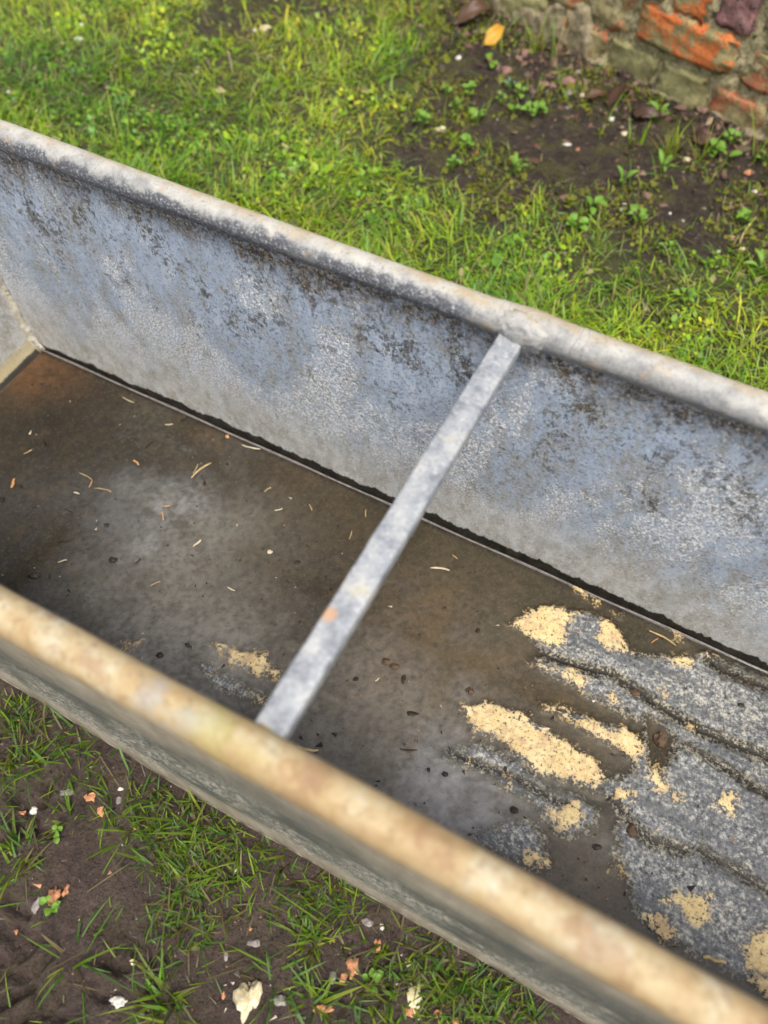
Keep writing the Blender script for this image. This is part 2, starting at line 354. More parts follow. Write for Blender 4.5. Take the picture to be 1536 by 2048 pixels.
def brick_mat(name, c0, c1, over, amt):
    """fired clay with a film of algae or old lime wash over part of it"""
    m = Mat(name); oi = m.n('ObjectInfo')
    off = m.n('VectorMath', operation='ADD'); m.put(off.inputs[0], m.tc)
    cb = m.n('CombineXYZ'); r = m.mul(oi.outputs['Random'], 20.0); m.put(cb.inputs[0], r); m.put(cb.inputs[1], r); m.put(off.inputs[1], cb.outputs[0])
    v = off.outputs[0]
    n = m.noise(45, 5, 0.65, v); b = m.noise(16, 4, 0.6, v); f = m.noise(170, 4, 0.7, v)
    c = m.mix(m.step(n, 0.35, 0.65), c0, c1)
    c = m.mix(m.mul(m.step(f, 0.45, 0.33), 0.6), c, (0.04, 0.03, 0.025))
    e = m.step(m.add(b, m.mul(m.sub(f, 0.5), 0.5)), 0.72 - amt * 0.5, 0.78 - amt * 0.5)
    c = m.mix(e, c, m.mix(m.step(n, 0.4, 0.6), over, tuple(k * 1.5 for k in over)))
    m.bump(m.add(n, m.mul(f, 0.7)), 0.8, 0.006); return m.fin(c, 0.85, 0, 0.25)

M = dict(inner=zinc_inner(), outer=zinc_outer(), rimN=rim_mat('limescaled_rim', False), rimF=rim_mat('worn_zinc_rim', True), endz=zinc_inner(True),
         bar=bar_mat(), silt=silt_mat(), water=water_mat(), ground=ground_mat(), blade=blade_mat())
M['floor'] = M['bar']
M['solder'] = lump_mat('gritty_solder', (0.36, 0.33, 0.26), (0.58, 0.54, 0.45), (0.05, 0.04, 0.03), 0.8)
M['straw'] = lump_mat('straw', (0.30, 0.21, 0.09), (0.48, 0.37, 0.19), (0.2, 0.13, 0.06), 0.5, 0.55)
M['palechip'] = lump_mat('pale_wood', (0.42, 0.35, 0.23), (0.58, 0.51, 0.37), (0.4, 0.3, 0.2), 0.2, 0.6)
M['orangechip'] = lump_mat('orange_wood', (0.42, 0.20, 0.07), (0.56, 0.31, 0.13), (0.2, 0.1, 0.04), 0.4, 0.6)
M['dark'] = lump_mat('black_litter', (0.012, 0.009, 0.006), (0.045, 0.03, 0.018), (0.01, 0.01, 0.008), 0.4, 0.45)
M['brownlump'] = lump_mat('brown_clod', (0.035, 0.02, 0.012), (0.11, 0.065, 0.035), (0.02, 0.015, 0.01), 0.4, 0.6)
M['whitestone'] = lump_mat('white_stone', (0.42, 0.40, 0.35), (0.64, 0.62, 0.57), amt=0.5)
M['creamstone'] = lump_mat('cream_mortar', (0.46, 0.37, 0.20), (0.62, 0.56, 0.40), (0.22, 0.17, 0.10), 0.6)
M['greystone'] = lump_mat('grey_stone', (0.15, 0.13, 0.125), (0.28, 0.25, 0.235), amt=0.5)
M['pinkstone'] = lump_mat('pink_stone', (0.17, 0.09, 0.07), (0.28, 0.17, 0.14), amt=0.7)
M['crumb'] = lump_mat('brick_crumb', (0.38, 0.15, 0.065), (0.52, 0.27, 0.15), amt=0.6)
M['mortar'] = lump_mat('lime_mortar', (0.20, 0.17, 0.09), (0.46, 0.39, 0.23), (0.06, 0.06, 0.025), 0.85)
M['render'] = lump_mat('muddy_render', (0.17, 0.14, 0.085), (0.30, 0.245, 0.155), (0.07, 0.07, 0.03), 0.8)
M['brick_orange'] = brick_mat('orange_brick', (0.50, 0.135, 0.038), (0.58, 0.19, 0.06), (0.22, 0.19, 0.09), 0.43)
M['brick_olive'] = brick_mat('algae_brick', (0.24, 0.11, 0.06), (0.30, 0.16, 0.08), (0.19, 0.175, 0.08), 0.95)
M['brick_red'] = brick_mat('red_brick', (0.36, 0.115, 0.055), (0.44, 0.18, 0.09), (0.22, 0.185, 0.09), 0.54)
M['brick_purple'] = brick_mat('purple_brick', (0.22, 0.10, 0.10), (0.36, 0.20, 0.19), (0.05, 0.04, 0.035), 0.35)
M['weed'] = leaf_mat('weed_leaf', (0.11, 0.24, 0.022), (0.20, 0.36, 0.05))
M['bluegreen'] = leaf_mat('blue_green_leaf', (0.09, 0.18, 0.09), (0.17, 0.27, 0.17))
M['yellowleaf'] = leaf_mat('yellow_leaf', (0.58, 0.30, 0.03), (0.72, 0.44, 0.07))
M['brownleaf'] = leaf_mat('brown_leaf', (0.040, 0.021, 0.012), (0.11, 0.058, 0.034), 0.1)

# ------------------------------------------------------------------ ground
GZ = -0.008
SOIL = ats([(905, -60), (880, 60), (850, 150), (790, 230), (800, 290), (860, 340), (920, 400), (1010, 425), (1100, 455), (1250, 490), (1400, 515), (1560, 530), (2000, 600), (2200, 300), (1700, -60)], GZ)
BARE = ats([(330, -20), (400, -60), (620, -60), (640, 20), (610, 75), (520, 85), (470, 60), (420, 25)], GZ)
W_Y, H_R, RR = 0.6307 * K, 0.5651 * K, 0.0225 * K
X0, X1 = -1.12 * K, 1.15

def lawn_density(P):
    n = fbm(P[:, 0], P[:, 1], 9, 31) - 0.5
    d = sdist(P, SOIL) + n * 0.20; b = sdist(P, BARE) + n * 0.45
    return sstep(-d, -0.03, 0.06) * np.maximum(sstep(-b, -0.05, 0.05), 0.22) * sstep(P[:, 1], 0.30, 0.42)

GROOVES = [[(0, 1960), (60, 1880), (30, 1850)], [(0, 1850), (50, 1905)], [(30, 1895), (62, 1870)], [(20, 1930), (90, 1870)], [(0, 1925), (45, 1960), (100, 1910)],
           [(108, 1980), (115, 2000), (85, 2028), (60, 2045)], [(85, 2028), (130, 2040), (160, 2055)], [(75, 1985), (72, 2010)], [(0, 2010), (60, 1975)], [(20, 2050), (75, 2022)],
           [(205, 1925), (222, 1900), (240, 1868), (262, 1878), (264, 1900)], [(200, 1915), (215, 1935), (250, 1940)], [(0, 1690), (60, 1655), (100, 1668)], [(0, 1628), (40, 1650)],
           [(240, 1890), (248, 1888)], [(180, 1980), (200, 1995), (215, 1998)], [(10, 1800), (50, 1830)], [(95, 1570), (85, 1610)], [(20, 1590), (70, 1640)]]

def ground_height(P):
    x, y = P[:, 0], P[:, 1]
    h = (fbm(x, y, 5, 3) - 0.5) * 0.022 + (fbm(x, y, 28, 9) - 0.5) * 0.012 + (fbm(x, y, 70, 14, 3, 0.7) - 0.5) * 0.011
    near = (y < 0.0) & (x > -1.2) & (x < 0.8)
    g = np.zeros(len(P))
    Q = P[near]
    if len(Q):
        gg = np.zeros(len(Q))
        for ln in GROOVES: gg = np.maximum(gg, np.exp(-(ldist(Q, ats(ln, GZ)) / 0.0050) ** 2))
        g[near] = gg
    h = h - 0.016 * g
    # soil banks up a little against the brick wall; ground is pressed level under the trough
    A = WALL_A[:2]; n = np.array([-WALL_T[1], WALL_T[0]])
    dw = -((P - A) @ n)
    h = h + 0.02 * np.exp(-np.maximum(dw, 0) / 0.10)
    inside = sstep(y, -0.03, 0.0) * sstep(y, W_Y + 0.05, W_Y + 0.02) * sstep(x, X0 - 0.05, X0) * sstep(x, X1 + 0.05, X1)
    far = sstep(np.hypot(x, y - 1), 3.5, 6.0)
    return GZ + h * (1 - inside) * (1 - far) - 0.004 * inside

WALL_A = at(1129, 110, GZ); WALL_B = at(1510, 294, GZ)
WALL_T = (WALL_B - WALL_A) / np.linalg.norm(WALL_B - WALL_A)

def axis(parts):
    v = []
    for a, b, st in parts: v += list(np.arange(a, b, st))
    return np.array(v)
ax = np.concatenate([-np.geomspace(150, 2.3, 26), axis([(-2.2, -0.62, 0.009), (-0.62, 0.42, 0.0035), (0.42, 1.0, 0.009)]), np.geomspace(1.0, 150, 26)])
ay = np.concatenate([-np.geomspace(150, 0.52, 26), axis([(-0.5, -0.37, 0.009), (-0.37, 0.012, 0.0035), (0.012, W_Y, 0.03), (W_Y, 2.5, 0.009)]), np.geomspace(2.5, 150, 26)])
gx, gy = np.meshgrid(ax, ay, indexing='ij'); GP = np.stack([gx.ravel(), gy.ravel()], 1)
gz = ground_height(GP); lawn = lawn_density(GP); mudm = sstep(GP[:, 1], 0.25, 0.1)
g_me = mesh('ground', np.column_stack([GP, gz]), grid_quads(len(ax), len(ay)), col=dict(lawn=lawn, mud=mudm))
link('ground', g_me, M['ground'], kind='structure')

def gh(x, y): return float(ground_height(np.array([[x, y]]))[0])
def on_ground(u, v):
    p = at(u, v, GZ); z = gh(p[0], p[1]); p = at(u, v, z); return Vector((p[0], p[1], gh(p[0], p[1])))

# ------------------------------------------------------------------ trough
trough = link('livestock_trough', None, label='long galvanised metal livestock trough with rolled rim, standing on the grass', category='trough')
trough.location = (0, 0, 0)

def sheet(fn, us, vs, thick, nrm):
    """a thin panel: front grid, offset back grid, joined round the edge"""
    U, V = np.meshgrid(us, vs, indexing='ij'); P = np.stack(fn(U.ravel(), V.ravel()), 1); nx, ny = len(us), len(vs)
    B = P + np.asarray(nrm) * thick; q = grid_quads(nx, ny); N = nx * ny
    idx = np.arange(N).reshape(nx, ny)
    ring = np.concatenate([idx[:-1, 0], idx[-1, :-1], idx[:0:-1, -1], idx[0, :0:-1]])
    nxt = np.roll(ring, -1); side = np.stack([ring, nxt, nxt + N, ring + N], 1)
    return np.concatenate([P, B]), np.concatenate([q, q[:, ::-1] + N, side])

TH = 0.0025
wob = lambda a, b, s: (fbm(a, b, 4.0, s, 3) - 0.5) * 0.006
# far side: inner face at y = W, near side: outer face at y = 0
v, q = sheet(lambda a, b: (a, W_Y + wob(a, b, 51), b), np.linspace(X0, X1, 160), np.linspace(-0.007, H_R, 40), TH, (0, 1, 0))
link('side_panel', mesh('side_panel', v, q), M['inner'], trough, label='far side panel, blue grey zinc with dark lichen grains')
v, q = sheet(lambda a, b: (a, wob(a, b, 52), b), np.linspace(X0, X1, 160), np.linspace(-0.007, H_R, 40), TH, (0, 1, 0))
me = mesh('side_panel', v, q); me.materials.append(M['outer']); me.materials.append(M['inner'])
nq = 159 * 39; mi = np.zeros(len(me.polygons), np.int32); mi[nq:2 * nq] = 1; me.polygons.foreach_set('material_index', mi)
link('side_panel', me, None, trough, label='near side panel seen from outside, beige grey with scratches')
for xe, s in ((X0, -1), (X1, 1)):
    # the end panel leans out a little and turns into the floor with a rounded fold
    def endf(a, b, xe=xe, s=s):
        fold = 0.016 * np.clip(1 - b / 0.03, 0, 1) ** 2
        return (xe - s * fold + s * 0.03 * b + wob(a, b, 53) * 0.6, a, b)
    v, q = sheet(endf, np.linspace(0.003, W_Y - 0.001, 40), np.concatenate([np.linspace(0.0, 0.04, 12), np.linspace(0.06, H_R, 18)]), TH, (s, 0, 0))
    link('end_panel', mesh('end_panel', v, q), M['endz'], trough)
v, q = sheet(lambda a, b: (a, b, 0 * a), np.linspace(X0 + 0.002, X1 - 0.002, 60), np.linspace(0.003, W_Y - 0.001, 20), TH, (0, 0, -1))
link('floor_panel', mesh('floor_panel', v, q), M['floor'], trough)

def tube(path, rad, nseg=28, caps=True):
    path = np.asarray(path, float); n = len(path); T = np.gradient(path, axis=0); T /= np.linalg.norm(T, axis=1)[:, None]
    up = np.array([0, 0, 1.0]); S = np.cross(T, up); S /= np.linalg.norm(S, axis=1)[:, None]; U = np.cross(S, T)
    a = np.linspace(0, 2 * np.pi, nseg, endpoint=False)
    rad = np.asarray(rad); rad = np.broadcast_to(rad[:, None] if rad.ndim == 1 else rad, (n, nseg))
    P = path[:, None] + rad[..., None] * (np.cos(a)[None, :, None] * S[:, None] + np.sin(a)[None, :, None] * U[:, None])
    i = np.arange(n - 1)[:, None] * nseg + np.arange(nseg)[None]; j = np.arange(n - 1)[:, None] * nseg + (np.arange(nseg)[None] + 1) % nseg
    q = np.stack([i, i + nseg, j + nseg, j], -1).reshape(-1, 4); V = P.reshape(-1, 3); t = None
    if caps:
        V = np.concatenate([V, path[:1], path[-1:]]); k = np.arange(nseg); k2 = (k + 1) % nseg; L = (n - 1) * nseg
        t = np.concatenate([np.stack([k2, k, np.full(nseg, n * nseg)], 1)[:, ::-1], np.stack([L + k2, L + k, np.full(nseg, n * nseg + 1)], 1)])
    return V, q, t

BX0, BW, BD = -0.0568 * K, 0.0342 * K, 0.0206 * K
BXC = BX0 + BW / 2
def side_rim(y0, seed, far):
    n = 420; xs = np.linspace(X0 - 0.005, X1 + 0.005, n); ang = np.linspace(0, 2 * np.pi, 28, endpoint=False)
    dy = (fbm(xs, 0 * xs, 2.5, seed, 3) - 0.5) * 0.006; dz = (fbm(xs, 0 * xs + 9, 2.5, seed + 4, 3) - 0.5) * 0.006
    A, X = np.meshgrid(ang, xs); rad = RR * (1 + (fbm(X.ravel(), A.ravel() * 0.02, 14, seed + 7, 4) - 0.5) * 0.09).reshape(X.shape)
    if far:                                   # lapped joint and solder collar beside the bar, dents further along
        lap = sstep(X, BXC - 0.03, BXC - 0.022); rad = rad * (1 + 0.05 * lap - 0.08 * sstep(X, -0.50, -0.42) * sstep(X, -0.62, -0.55) * (np.sin(A) < 0))
        rad = rad * (1 + 0.14 * np.exp(-((X - BXC - 0.014) / 0.022) ** 2) * (0.5 - 0.5 * np.cos(A)) * 0 + 0.10 * np.exp(-((X - BXC - 0.012) / 0.025) ** 2))
        for xd, w in ((0.20, 0.012), (0.255, 0.012), (-0.30, 0.02), (-0.60, 0.02), (0.40, 0.02), (-0.12, 0.016)):
            rad = rad * (1 - 0.07 * np.exp(-((X - xd) / w) ** 2) * np.exp(-((A - 5.2) / 0.6) ** 2))
    else:
        rad = rad * (1 + 0.05 * np.exp(-((X - BXC) / 0.03) ** 2))
    return tube(np.stack([xs, y0 + dy, H_R + dz], 1), rad)
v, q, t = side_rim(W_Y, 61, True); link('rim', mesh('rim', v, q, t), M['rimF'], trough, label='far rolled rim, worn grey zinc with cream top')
v, q, t = side_rim(0.0, 81, False); link('rim', mesh('rim', v, q, t), M['rimN'], trough, label='near rolled rim, cream limescale with rust spots')
for xe in (X0 - 0.0125, X1 + 0.0125):
    ys = np.linspace(0.0, W_Y, 60)
    v, q, t = tube(np.stack([xe + 0 * ys, ys, H_R + 0 * ys - 0.001], 1), RR * (0.97 + 0.05 * fbm(ys, 0 * ys, 14, 88)))
    link('rim', mesh('rim', v, q, t), M['rimF'], trough)

# cross bar: a flat bar with softened corners
def bar_mesh():
    ny = 90; ys = np.linspace(RR * 0.75, W_Y - RR * 0.6, ny); c = 0.0028; prof = []
    hw, hd = BW / 2, BD / 2
    for sx, sz, a0 in ((1, 1, 0), (-1, 1, 90), (-1, -1, 180), (1, -1, 270)):
        for k in range(4):
            a = math.radians(a0 + 30 * k); prof.append((sx * (hw - c) + c * math.cos(a), sz * (hd - c) + c * math.sin(a)))
    prof = np.array(prof); m = len(prof); V = []
    for i, y in enumerate(ys):
        e = (fbm(np.full(m, y) , np.arange(m) * 0.004, 45, 91, 3) - 0.5) * 0.0009
        w = prof * (1 + e[:, None] / 0.012); bend = (fbm(np.array([y]), np.array([0.3]), 6, 95, 2)[0] - 0.5) * 0.0016
        sk = 0.05 * (y / W_Y - 0.5) * 0
        V.append(np.column_stack([BXC + w[:, 0] + sk + bend, np.full(m, y), H_R + 0.0009 * K - BD / 2 + w[:, 1] + bend * 0.5]))
    V = np.concatenate(V); i = np.arange(ny - 1)[:, None] * m + np.arange(m)[None]; j = np.arange(ny - 1)[:, None] * m + (np.arange(m)[None] + 1) % m
    q = np.stack([i, j, j + m, i + m], -1).reshape(-1, 4)
    V = np.concatenate([V, V[:m].mean(0)[None], V[-m:].mean(0)[None]]); k = np.arange(m); k2 = (k + 1) % m; L = (ny - 1) * m
    t = np.concatenate([np.stack([k2, k, np.full(m, ny * m)], 1), np.stack([L + k, L + k2, np.full(m, ny * m + 1)], 1)])
    return mesh('cross_bar', V, q, t)
bar = link('cross_bar', bar_mesh(), M['bar'], trough, label='flat grey bar welded across the trough from rim to rim')

def lump_mesh(name, sx, sy, sz, seed, sub=2, rough=0.35):
    import bmesh
    bm = bmesh.new(); bmesh.ops.create_icosphere(bm, subdivisions=sub, radius=1.0)
    rr = np.random.default_rng(seed); ks = rr.normal(size=(7, 3)) * (2.2 if rough < 0.3 else 3.4); ph = rr.random(7) * 6.28
    for vt in bm.verts:
        p = np.array(vt.co); d = sum(math.sin(float(k @ p) + f) for k, f in zip(ks, ph)) / 7
        s = 1 + rough * d * 2.0 + rough * 0.25 * rr.normal()
        vt.co = Vector((p[0] * sx * s, p[1] * sy * s, p[2] * sz * s))
    me = bpy.data.meshes.new(name); bm.to_mesh(me); bm.free()
    me.polygons.foreach_set('use_smooth', np.full(len(me.polygons), sub > 2)); return me
for yy, mt, k, dx, dz in ((W_Y - RR * 0.62, M['rimF'], 1.18, 0.007, 0.0005), (RR * 0.85, M['rimN'], 0.62, 0.0, -0.007)):
    w = link('weld', lump_mesh('weld', BW * 0.95 * k, 0.0135 * k, 0.0150 * k, int(yy * 1000), 4, 0.20), mt, bar); w.location = (BXC + dx, yy, H_R + dz)
# soldered seams: corner uprights and the crease along the floor
for xe, s in ((X0, -1), (X1, 1)):
    for yy in (W_Y - 0.002, 0.0035):
        zz = np.linspace(0.0, H_R - 0.01, 90); fo = 0.016 * np.clip(1 - zz / 0.03, 0, 1) ** 2
        v, q, t = tube(np.stack([xe - s * fo + s * 0.03 * zz - s * 0.001, yy + 0 * zz + 0.0008 * np.sin(zz * 70), zz + 1e-6 * zz], 1) + np.array([0, 0, 0]), 0.0050 + 0.005 * fbm(zz, 0 * zz, 45, 71), 12)
        link('seam', mesh('seam', v, q, t), M['solder'], trough)
xs = np.linspace(X0 + 0.02, X1 - 0.02, 300)
v, q, t = tube(np.stack([xs, W_Y - 0.0035 + 0.0006 * np.sin(xs * 31), 0.0035 + 0 * xs], 1), 0.0013 + 0 * xs, 8)
link('floor_seam', mesh('floor_seam', v, q, t), M['greystone'], trough)

# ------------------------------------------------------------------ silt, crust and film on the trough floor
WZ = 0.0046
POLY_SILT = [
 [(1025,1247),(1055,1225),(1100,1212),(1165,1222),(1140,1250),(1125,1300),(1105,1300),(1060,1275)],
 [(1203,1236),(1228,1249),(1249,1285),(1265,1306),(1246,1304),(1223,1296),(1194,1278)],
 [(1054,1321),(1082,1319),(1116,1330),(1129,1343),(1155,1345),(1181,1361),(1160,1379),(1142,1366),(1119,1350),(1082,1348)],
 [(921,1407),(986,1406),(1056,1432),(1068,1450),(1108,1462),(1166,1499),(1197,1528),(1215,1555),(1195,1580),(1165,1570),(1131,1557),(1076,1546),(1034,1510),(1016,1489),(998,1473),(967,1468),(948,1455),(930,1430)],
 [(1087,1412),(1140,1418),(1155,1434),(1176,1434),(1180,1423),(1207,1452),(1231,1459),(1244,1453),(1291,1483),(1285,1507),(1265,1522),(1246,1515),(1210,1481),(1160,1455),(1121,1436)],
 [(1138,1161),(1162,1170),(1178,1190),(1192,1202),(1170,1196),(1153,1180)],
 [(1229,1220),(1248,1220),(1248,1229),(1231,1228)],
 [(1334,1250),(1358,1255),(1364,1270),(1376,1279),(1358,1281),(1350,1264)],
 [(1329,1316),(1371,1312),(1387,1325),(1375,1336),(1340,1331)], [(1410,1301),(1425,1301),(1434,1310),(1419,1316)],
 [(1291,1523),(1323,1523),(1326,1550),(1336,1580),(1316,1585),(1291,1558)], [(1228,1578),(1271,1573),(1268,1585),(1250,1600),(1223,1603)],
 [(1436,1585),(1472,1588),(1469,1631),(1449,1626),(1424,1606)], [(1346,1588),(1364,1588),(1361,1605),(1348,1605)],
 [(1225,1721),(1245,1714),(1260,1756),(1250,1756),(1223,1736)], [(1323,1799),(1374,1784),(1421,1789),(1419,1837),(1391,1847),(1364,1819)],
 [(1296,1834),(1326,1832),(1364,1857),(1351,1882),(1321,1884),(1298,1857)], [(1497,1869),(1560,1855),(1620,2000),(1560,2030),(1497,1965),(1484,1892)],
 [(1097,1617),(1159,1611),(1165,1637),(1133,1661),(1102,1643)], [(926,1521),(944,1518),(943,1535),(926,1538)], [(1006,1552),(1023,1552),(1021,1577),(1010,1577)],
 [(1034,1705),(1089,1697),(1102,1731),(1040,1734)], [(457,1297),(530,1310),(540,1330),(572,1335),(555,1362),(520,1352),(460,1322)],
 [(503,1388),(537,1385),(532,1412),(508,1409)], [(418,1285),(440,1290),(458,1298),(440,1298)], [(243,1281),(284,1278),(282,1292),(250,1290)],
 [(1220,1383),(1236,1395),(1232,1412),(1215,1396)], [(1375,1445),(1392,1448),(1388,1462),(1372,1456)], [(1322,1385),(1338,1382),(1336,1400),(1326,1402)]]
POLY_CRUST = [
 [(1025,1247),(1055,1225),(1100,1212),(1165,1222),(1203,1236),(1265,1306),(1330,1310),(1390,1315),(1412,1300),(1460,1325),(1640,1410),(1700,2080),(1480,1960),(1370,1895),(1300,1865),(1265,1800),(1250,1755),(1222,1700),(1240,1640),(1225,1600),(1180,1580),(1165,1572),(1215,1555),(1260,1540),(1265,1522),(1291,1483),(1290,1450),(1240,1425),(1180,1390),(1160,1380),(1082,1350),(1054,1321),(1090,1312),(1060,1276)],
 [(880,1512),(905,1492),(945,1485),(1000,1505),(1060,1545),(1110,1580),(1170,1600),(1200,1620),(1190,1655),(1140,1675),(1090,1640),(1060,1600),(1015,1585),(960,1550),(910,1535)],
 [(990,1650),(1030,1630),(1075,1650),(1095,1690),(1100,1735),(1040,1740),(985,1700),(940,1670)],
 [(370,1320),(400,1318),(440,1342),(500,1375),(540,1385),(535,1412),(480,1400),(440,1385),(415,1360)],
 [(921,1407),(986,1406),(1056,1432),(1108,1462),(1215,1555),(1195,1585),(1131,1562),(1076,1552),(1030,1515),(990,1478),(945,1460)],
 [(1087,1412),(1140,1418),(1244,1453),(1291,1483),(1285,1510),(1265,1525),(1210,1485),(1121,1436)]]
CHANNELS = [([(1085,1308),(1160,1335),(1230,1350),(1280,1385),(1330,1420),(1400,1460),(1470,1490),(1560,1525)], 9), ([(1375,1490),(1450,1535),(1560,1605)], 5),
            ([(1400,1700),(1470,1740),(1560,1800)], 6), ([(1418,1318),(1445,1340),(1500,1362),(1560,1385)], 10), ([(900,1505),(960,1530),(1040,1560),(1110,1600),(1150,1615)], 5),
            ([(1230,1600),(1265,1650),(1300,1680),(1370,1700)], 7)]
POOLS = [[(1290,1425),(1325,1450),(1350,1475),(1338,1510),(1322,1545),(1300,1520),(1295,1480)], [(1180,1655),(1225,1650),(1238,1690),(1205,1715),(1175,1695)], [(985,1475),(1018,1480),(1028,1505),(1000,1500)]]
gxs = np.arange(X0 + 0.018, X1 - 0.018, 0.0026); gys = np.arange(0.0045, W_Y - 0.003, 0.0026)
FX, FY = np.meshgrid(gxs, gys, indexing='ij'); FP = np.stack([FX.ravel(), FY.ravel()], 1)
fn1 = fbm(FP[:, 0], FP[:, 1], 38, 101, 5, 0.6) - 0.5; fn2 = fbm(FP[:, 0], FP[:, 1], 150, 111, 3, 0.6) - 0.5
jag = fn1 * 0.024 + fn2 * 0.012
def field(polys, soft):
    best = np.full(len(FP), -1.0)
    for pl in polys:
        w = ats(pl, WZ); lo = w.min(0) - 0.05; hi = w.max(0) + 0.05
        k = ((FP > lo) & (FP < hi)).all(1)
        if k.any(): best[k] = np.maximum(best[k], sdist(FP[k], w))
    return best
ds = field(POLY_SILT, 0) + jag * 0.85; dc = field(POLY_CRUST, 0) + jag * 0.7
pxm = 1.35 * K / F_PX
for ln, w in CHANNELS: dc = np.minimum(dc, ldist(FP, ats(ln, WZ)) - w * 0.8 * pxm + jag * 0.06)
for pl in POOLS: dc = np.minimum(dc, -sdist(FP, ats(pl, WZ)) + jag * 0.5)
beyond = sstep(FP[:, 0], 0.50, 0.60)                              # further crust out of the frame to the right
dc = np.where(beyond > 0.5, np.maximum(dc, fn1 * 0.12 + 0.01), dc)
silt_a = sstep(ds, -0.008, 0.012); crust_a = np.maximum(sstep(dc, -0.009, 0.010), silt_a * 0.6)
hgt = 0.0012 + 0.0012 * (fbm(FP[:, 0], FP[:, 1], 12, 121) - 0.3)
hgt = hgt + (WZ + 0.0004 - hgt) * crust_a + fn2 * 0.0016 * crust_a; hgt = hgt + (WZ + 0.0022 + fn2 * 0.0012 - hgt) * silt_a
hgt = np.maximum(hgt, 0.0004)
tinge = np.tile(np.array([0.036, 0.028, 0.017]), (len(FP), 1))
BLOBS = [  # film stains, sky reflection painted into the greys: centre, half-size, colour, strength
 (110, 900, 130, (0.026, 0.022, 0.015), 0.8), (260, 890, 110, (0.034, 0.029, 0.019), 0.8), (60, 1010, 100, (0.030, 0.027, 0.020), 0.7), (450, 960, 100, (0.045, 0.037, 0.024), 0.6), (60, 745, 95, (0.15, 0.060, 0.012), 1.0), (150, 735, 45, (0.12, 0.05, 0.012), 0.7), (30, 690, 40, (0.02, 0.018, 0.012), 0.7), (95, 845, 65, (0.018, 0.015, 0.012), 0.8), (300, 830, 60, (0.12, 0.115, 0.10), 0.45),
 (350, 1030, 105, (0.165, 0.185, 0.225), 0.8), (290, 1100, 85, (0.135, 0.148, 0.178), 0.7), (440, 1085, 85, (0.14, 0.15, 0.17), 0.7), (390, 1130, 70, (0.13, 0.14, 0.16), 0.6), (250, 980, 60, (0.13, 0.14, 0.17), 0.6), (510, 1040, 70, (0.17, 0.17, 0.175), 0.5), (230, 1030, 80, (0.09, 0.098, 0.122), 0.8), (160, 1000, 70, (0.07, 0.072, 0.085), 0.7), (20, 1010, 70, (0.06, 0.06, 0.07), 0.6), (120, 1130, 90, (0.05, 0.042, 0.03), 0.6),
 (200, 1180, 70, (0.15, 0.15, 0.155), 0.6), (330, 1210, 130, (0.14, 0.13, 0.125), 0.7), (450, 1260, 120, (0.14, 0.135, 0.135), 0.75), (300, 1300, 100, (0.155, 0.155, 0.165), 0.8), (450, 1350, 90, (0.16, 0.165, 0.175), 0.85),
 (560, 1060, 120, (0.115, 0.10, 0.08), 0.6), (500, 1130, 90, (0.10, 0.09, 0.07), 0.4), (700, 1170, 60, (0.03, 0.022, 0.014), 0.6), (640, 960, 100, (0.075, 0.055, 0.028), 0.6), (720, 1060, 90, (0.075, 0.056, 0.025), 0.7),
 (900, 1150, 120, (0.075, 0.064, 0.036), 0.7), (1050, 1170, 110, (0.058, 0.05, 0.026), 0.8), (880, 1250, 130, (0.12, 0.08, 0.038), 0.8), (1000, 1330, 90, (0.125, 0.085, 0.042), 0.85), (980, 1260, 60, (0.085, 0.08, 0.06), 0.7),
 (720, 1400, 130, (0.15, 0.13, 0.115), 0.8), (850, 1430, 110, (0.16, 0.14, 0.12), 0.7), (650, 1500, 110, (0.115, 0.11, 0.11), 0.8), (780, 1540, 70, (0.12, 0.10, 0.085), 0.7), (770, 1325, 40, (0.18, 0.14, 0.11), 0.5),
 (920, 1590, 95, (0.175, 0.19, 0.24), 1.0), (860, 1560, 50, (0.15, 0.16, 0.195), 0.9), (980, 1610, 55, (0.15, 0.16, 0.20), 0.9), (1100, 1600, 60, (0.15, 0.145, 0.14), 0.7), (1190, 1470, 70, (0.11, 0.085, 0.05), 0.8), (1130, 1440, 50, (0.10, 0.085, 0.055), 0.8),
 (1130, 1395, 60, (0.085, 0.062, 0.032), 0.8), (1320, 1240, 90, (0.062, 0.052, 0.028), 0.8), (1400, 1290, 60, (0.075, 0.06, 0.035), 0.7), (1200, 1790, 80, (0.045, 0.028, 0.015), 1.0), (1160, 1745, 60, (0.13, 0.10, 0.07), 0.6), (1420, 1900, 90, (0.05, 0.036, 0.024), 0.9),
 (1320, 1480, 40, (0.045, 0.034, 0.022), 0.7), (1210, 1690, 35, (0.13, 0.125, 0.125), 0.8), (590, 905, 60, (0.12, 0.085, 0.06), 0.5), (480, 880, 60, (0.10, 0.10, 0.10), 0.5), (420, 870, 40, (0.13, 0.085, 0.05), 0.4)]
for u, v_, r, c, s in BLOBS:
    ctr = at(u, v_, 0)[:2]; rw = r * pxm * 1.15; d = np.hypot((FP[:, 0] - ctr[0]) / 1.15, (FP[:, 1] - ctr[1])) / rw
    w = (s * np.exp(-(d * (1 + 1.6 * fn1)) ** 2 * 1.1) * np.clip(1 + 0.9 * fn1 + 0.8 * fn2, 0.1, 1.1))[:, None]; w = np.clip(w, 0, 1); tinge = tinge * (1 - w) + np.array(c) * w
wetc = sstep(crust_a, 0.05, 0.5) * (1 - sstep(crust_a, 0.5, 0.9))
for ln, w in CHANNELS:
    k = np.exp(-(ldist(FP, ats(ln, WZ)) / (w * pxm * 2.0)) ** 2)[:, None] * 0.96; tinge = tinge * (1 - k) + np.array((0.009, 0.0095, 0.011)) * k
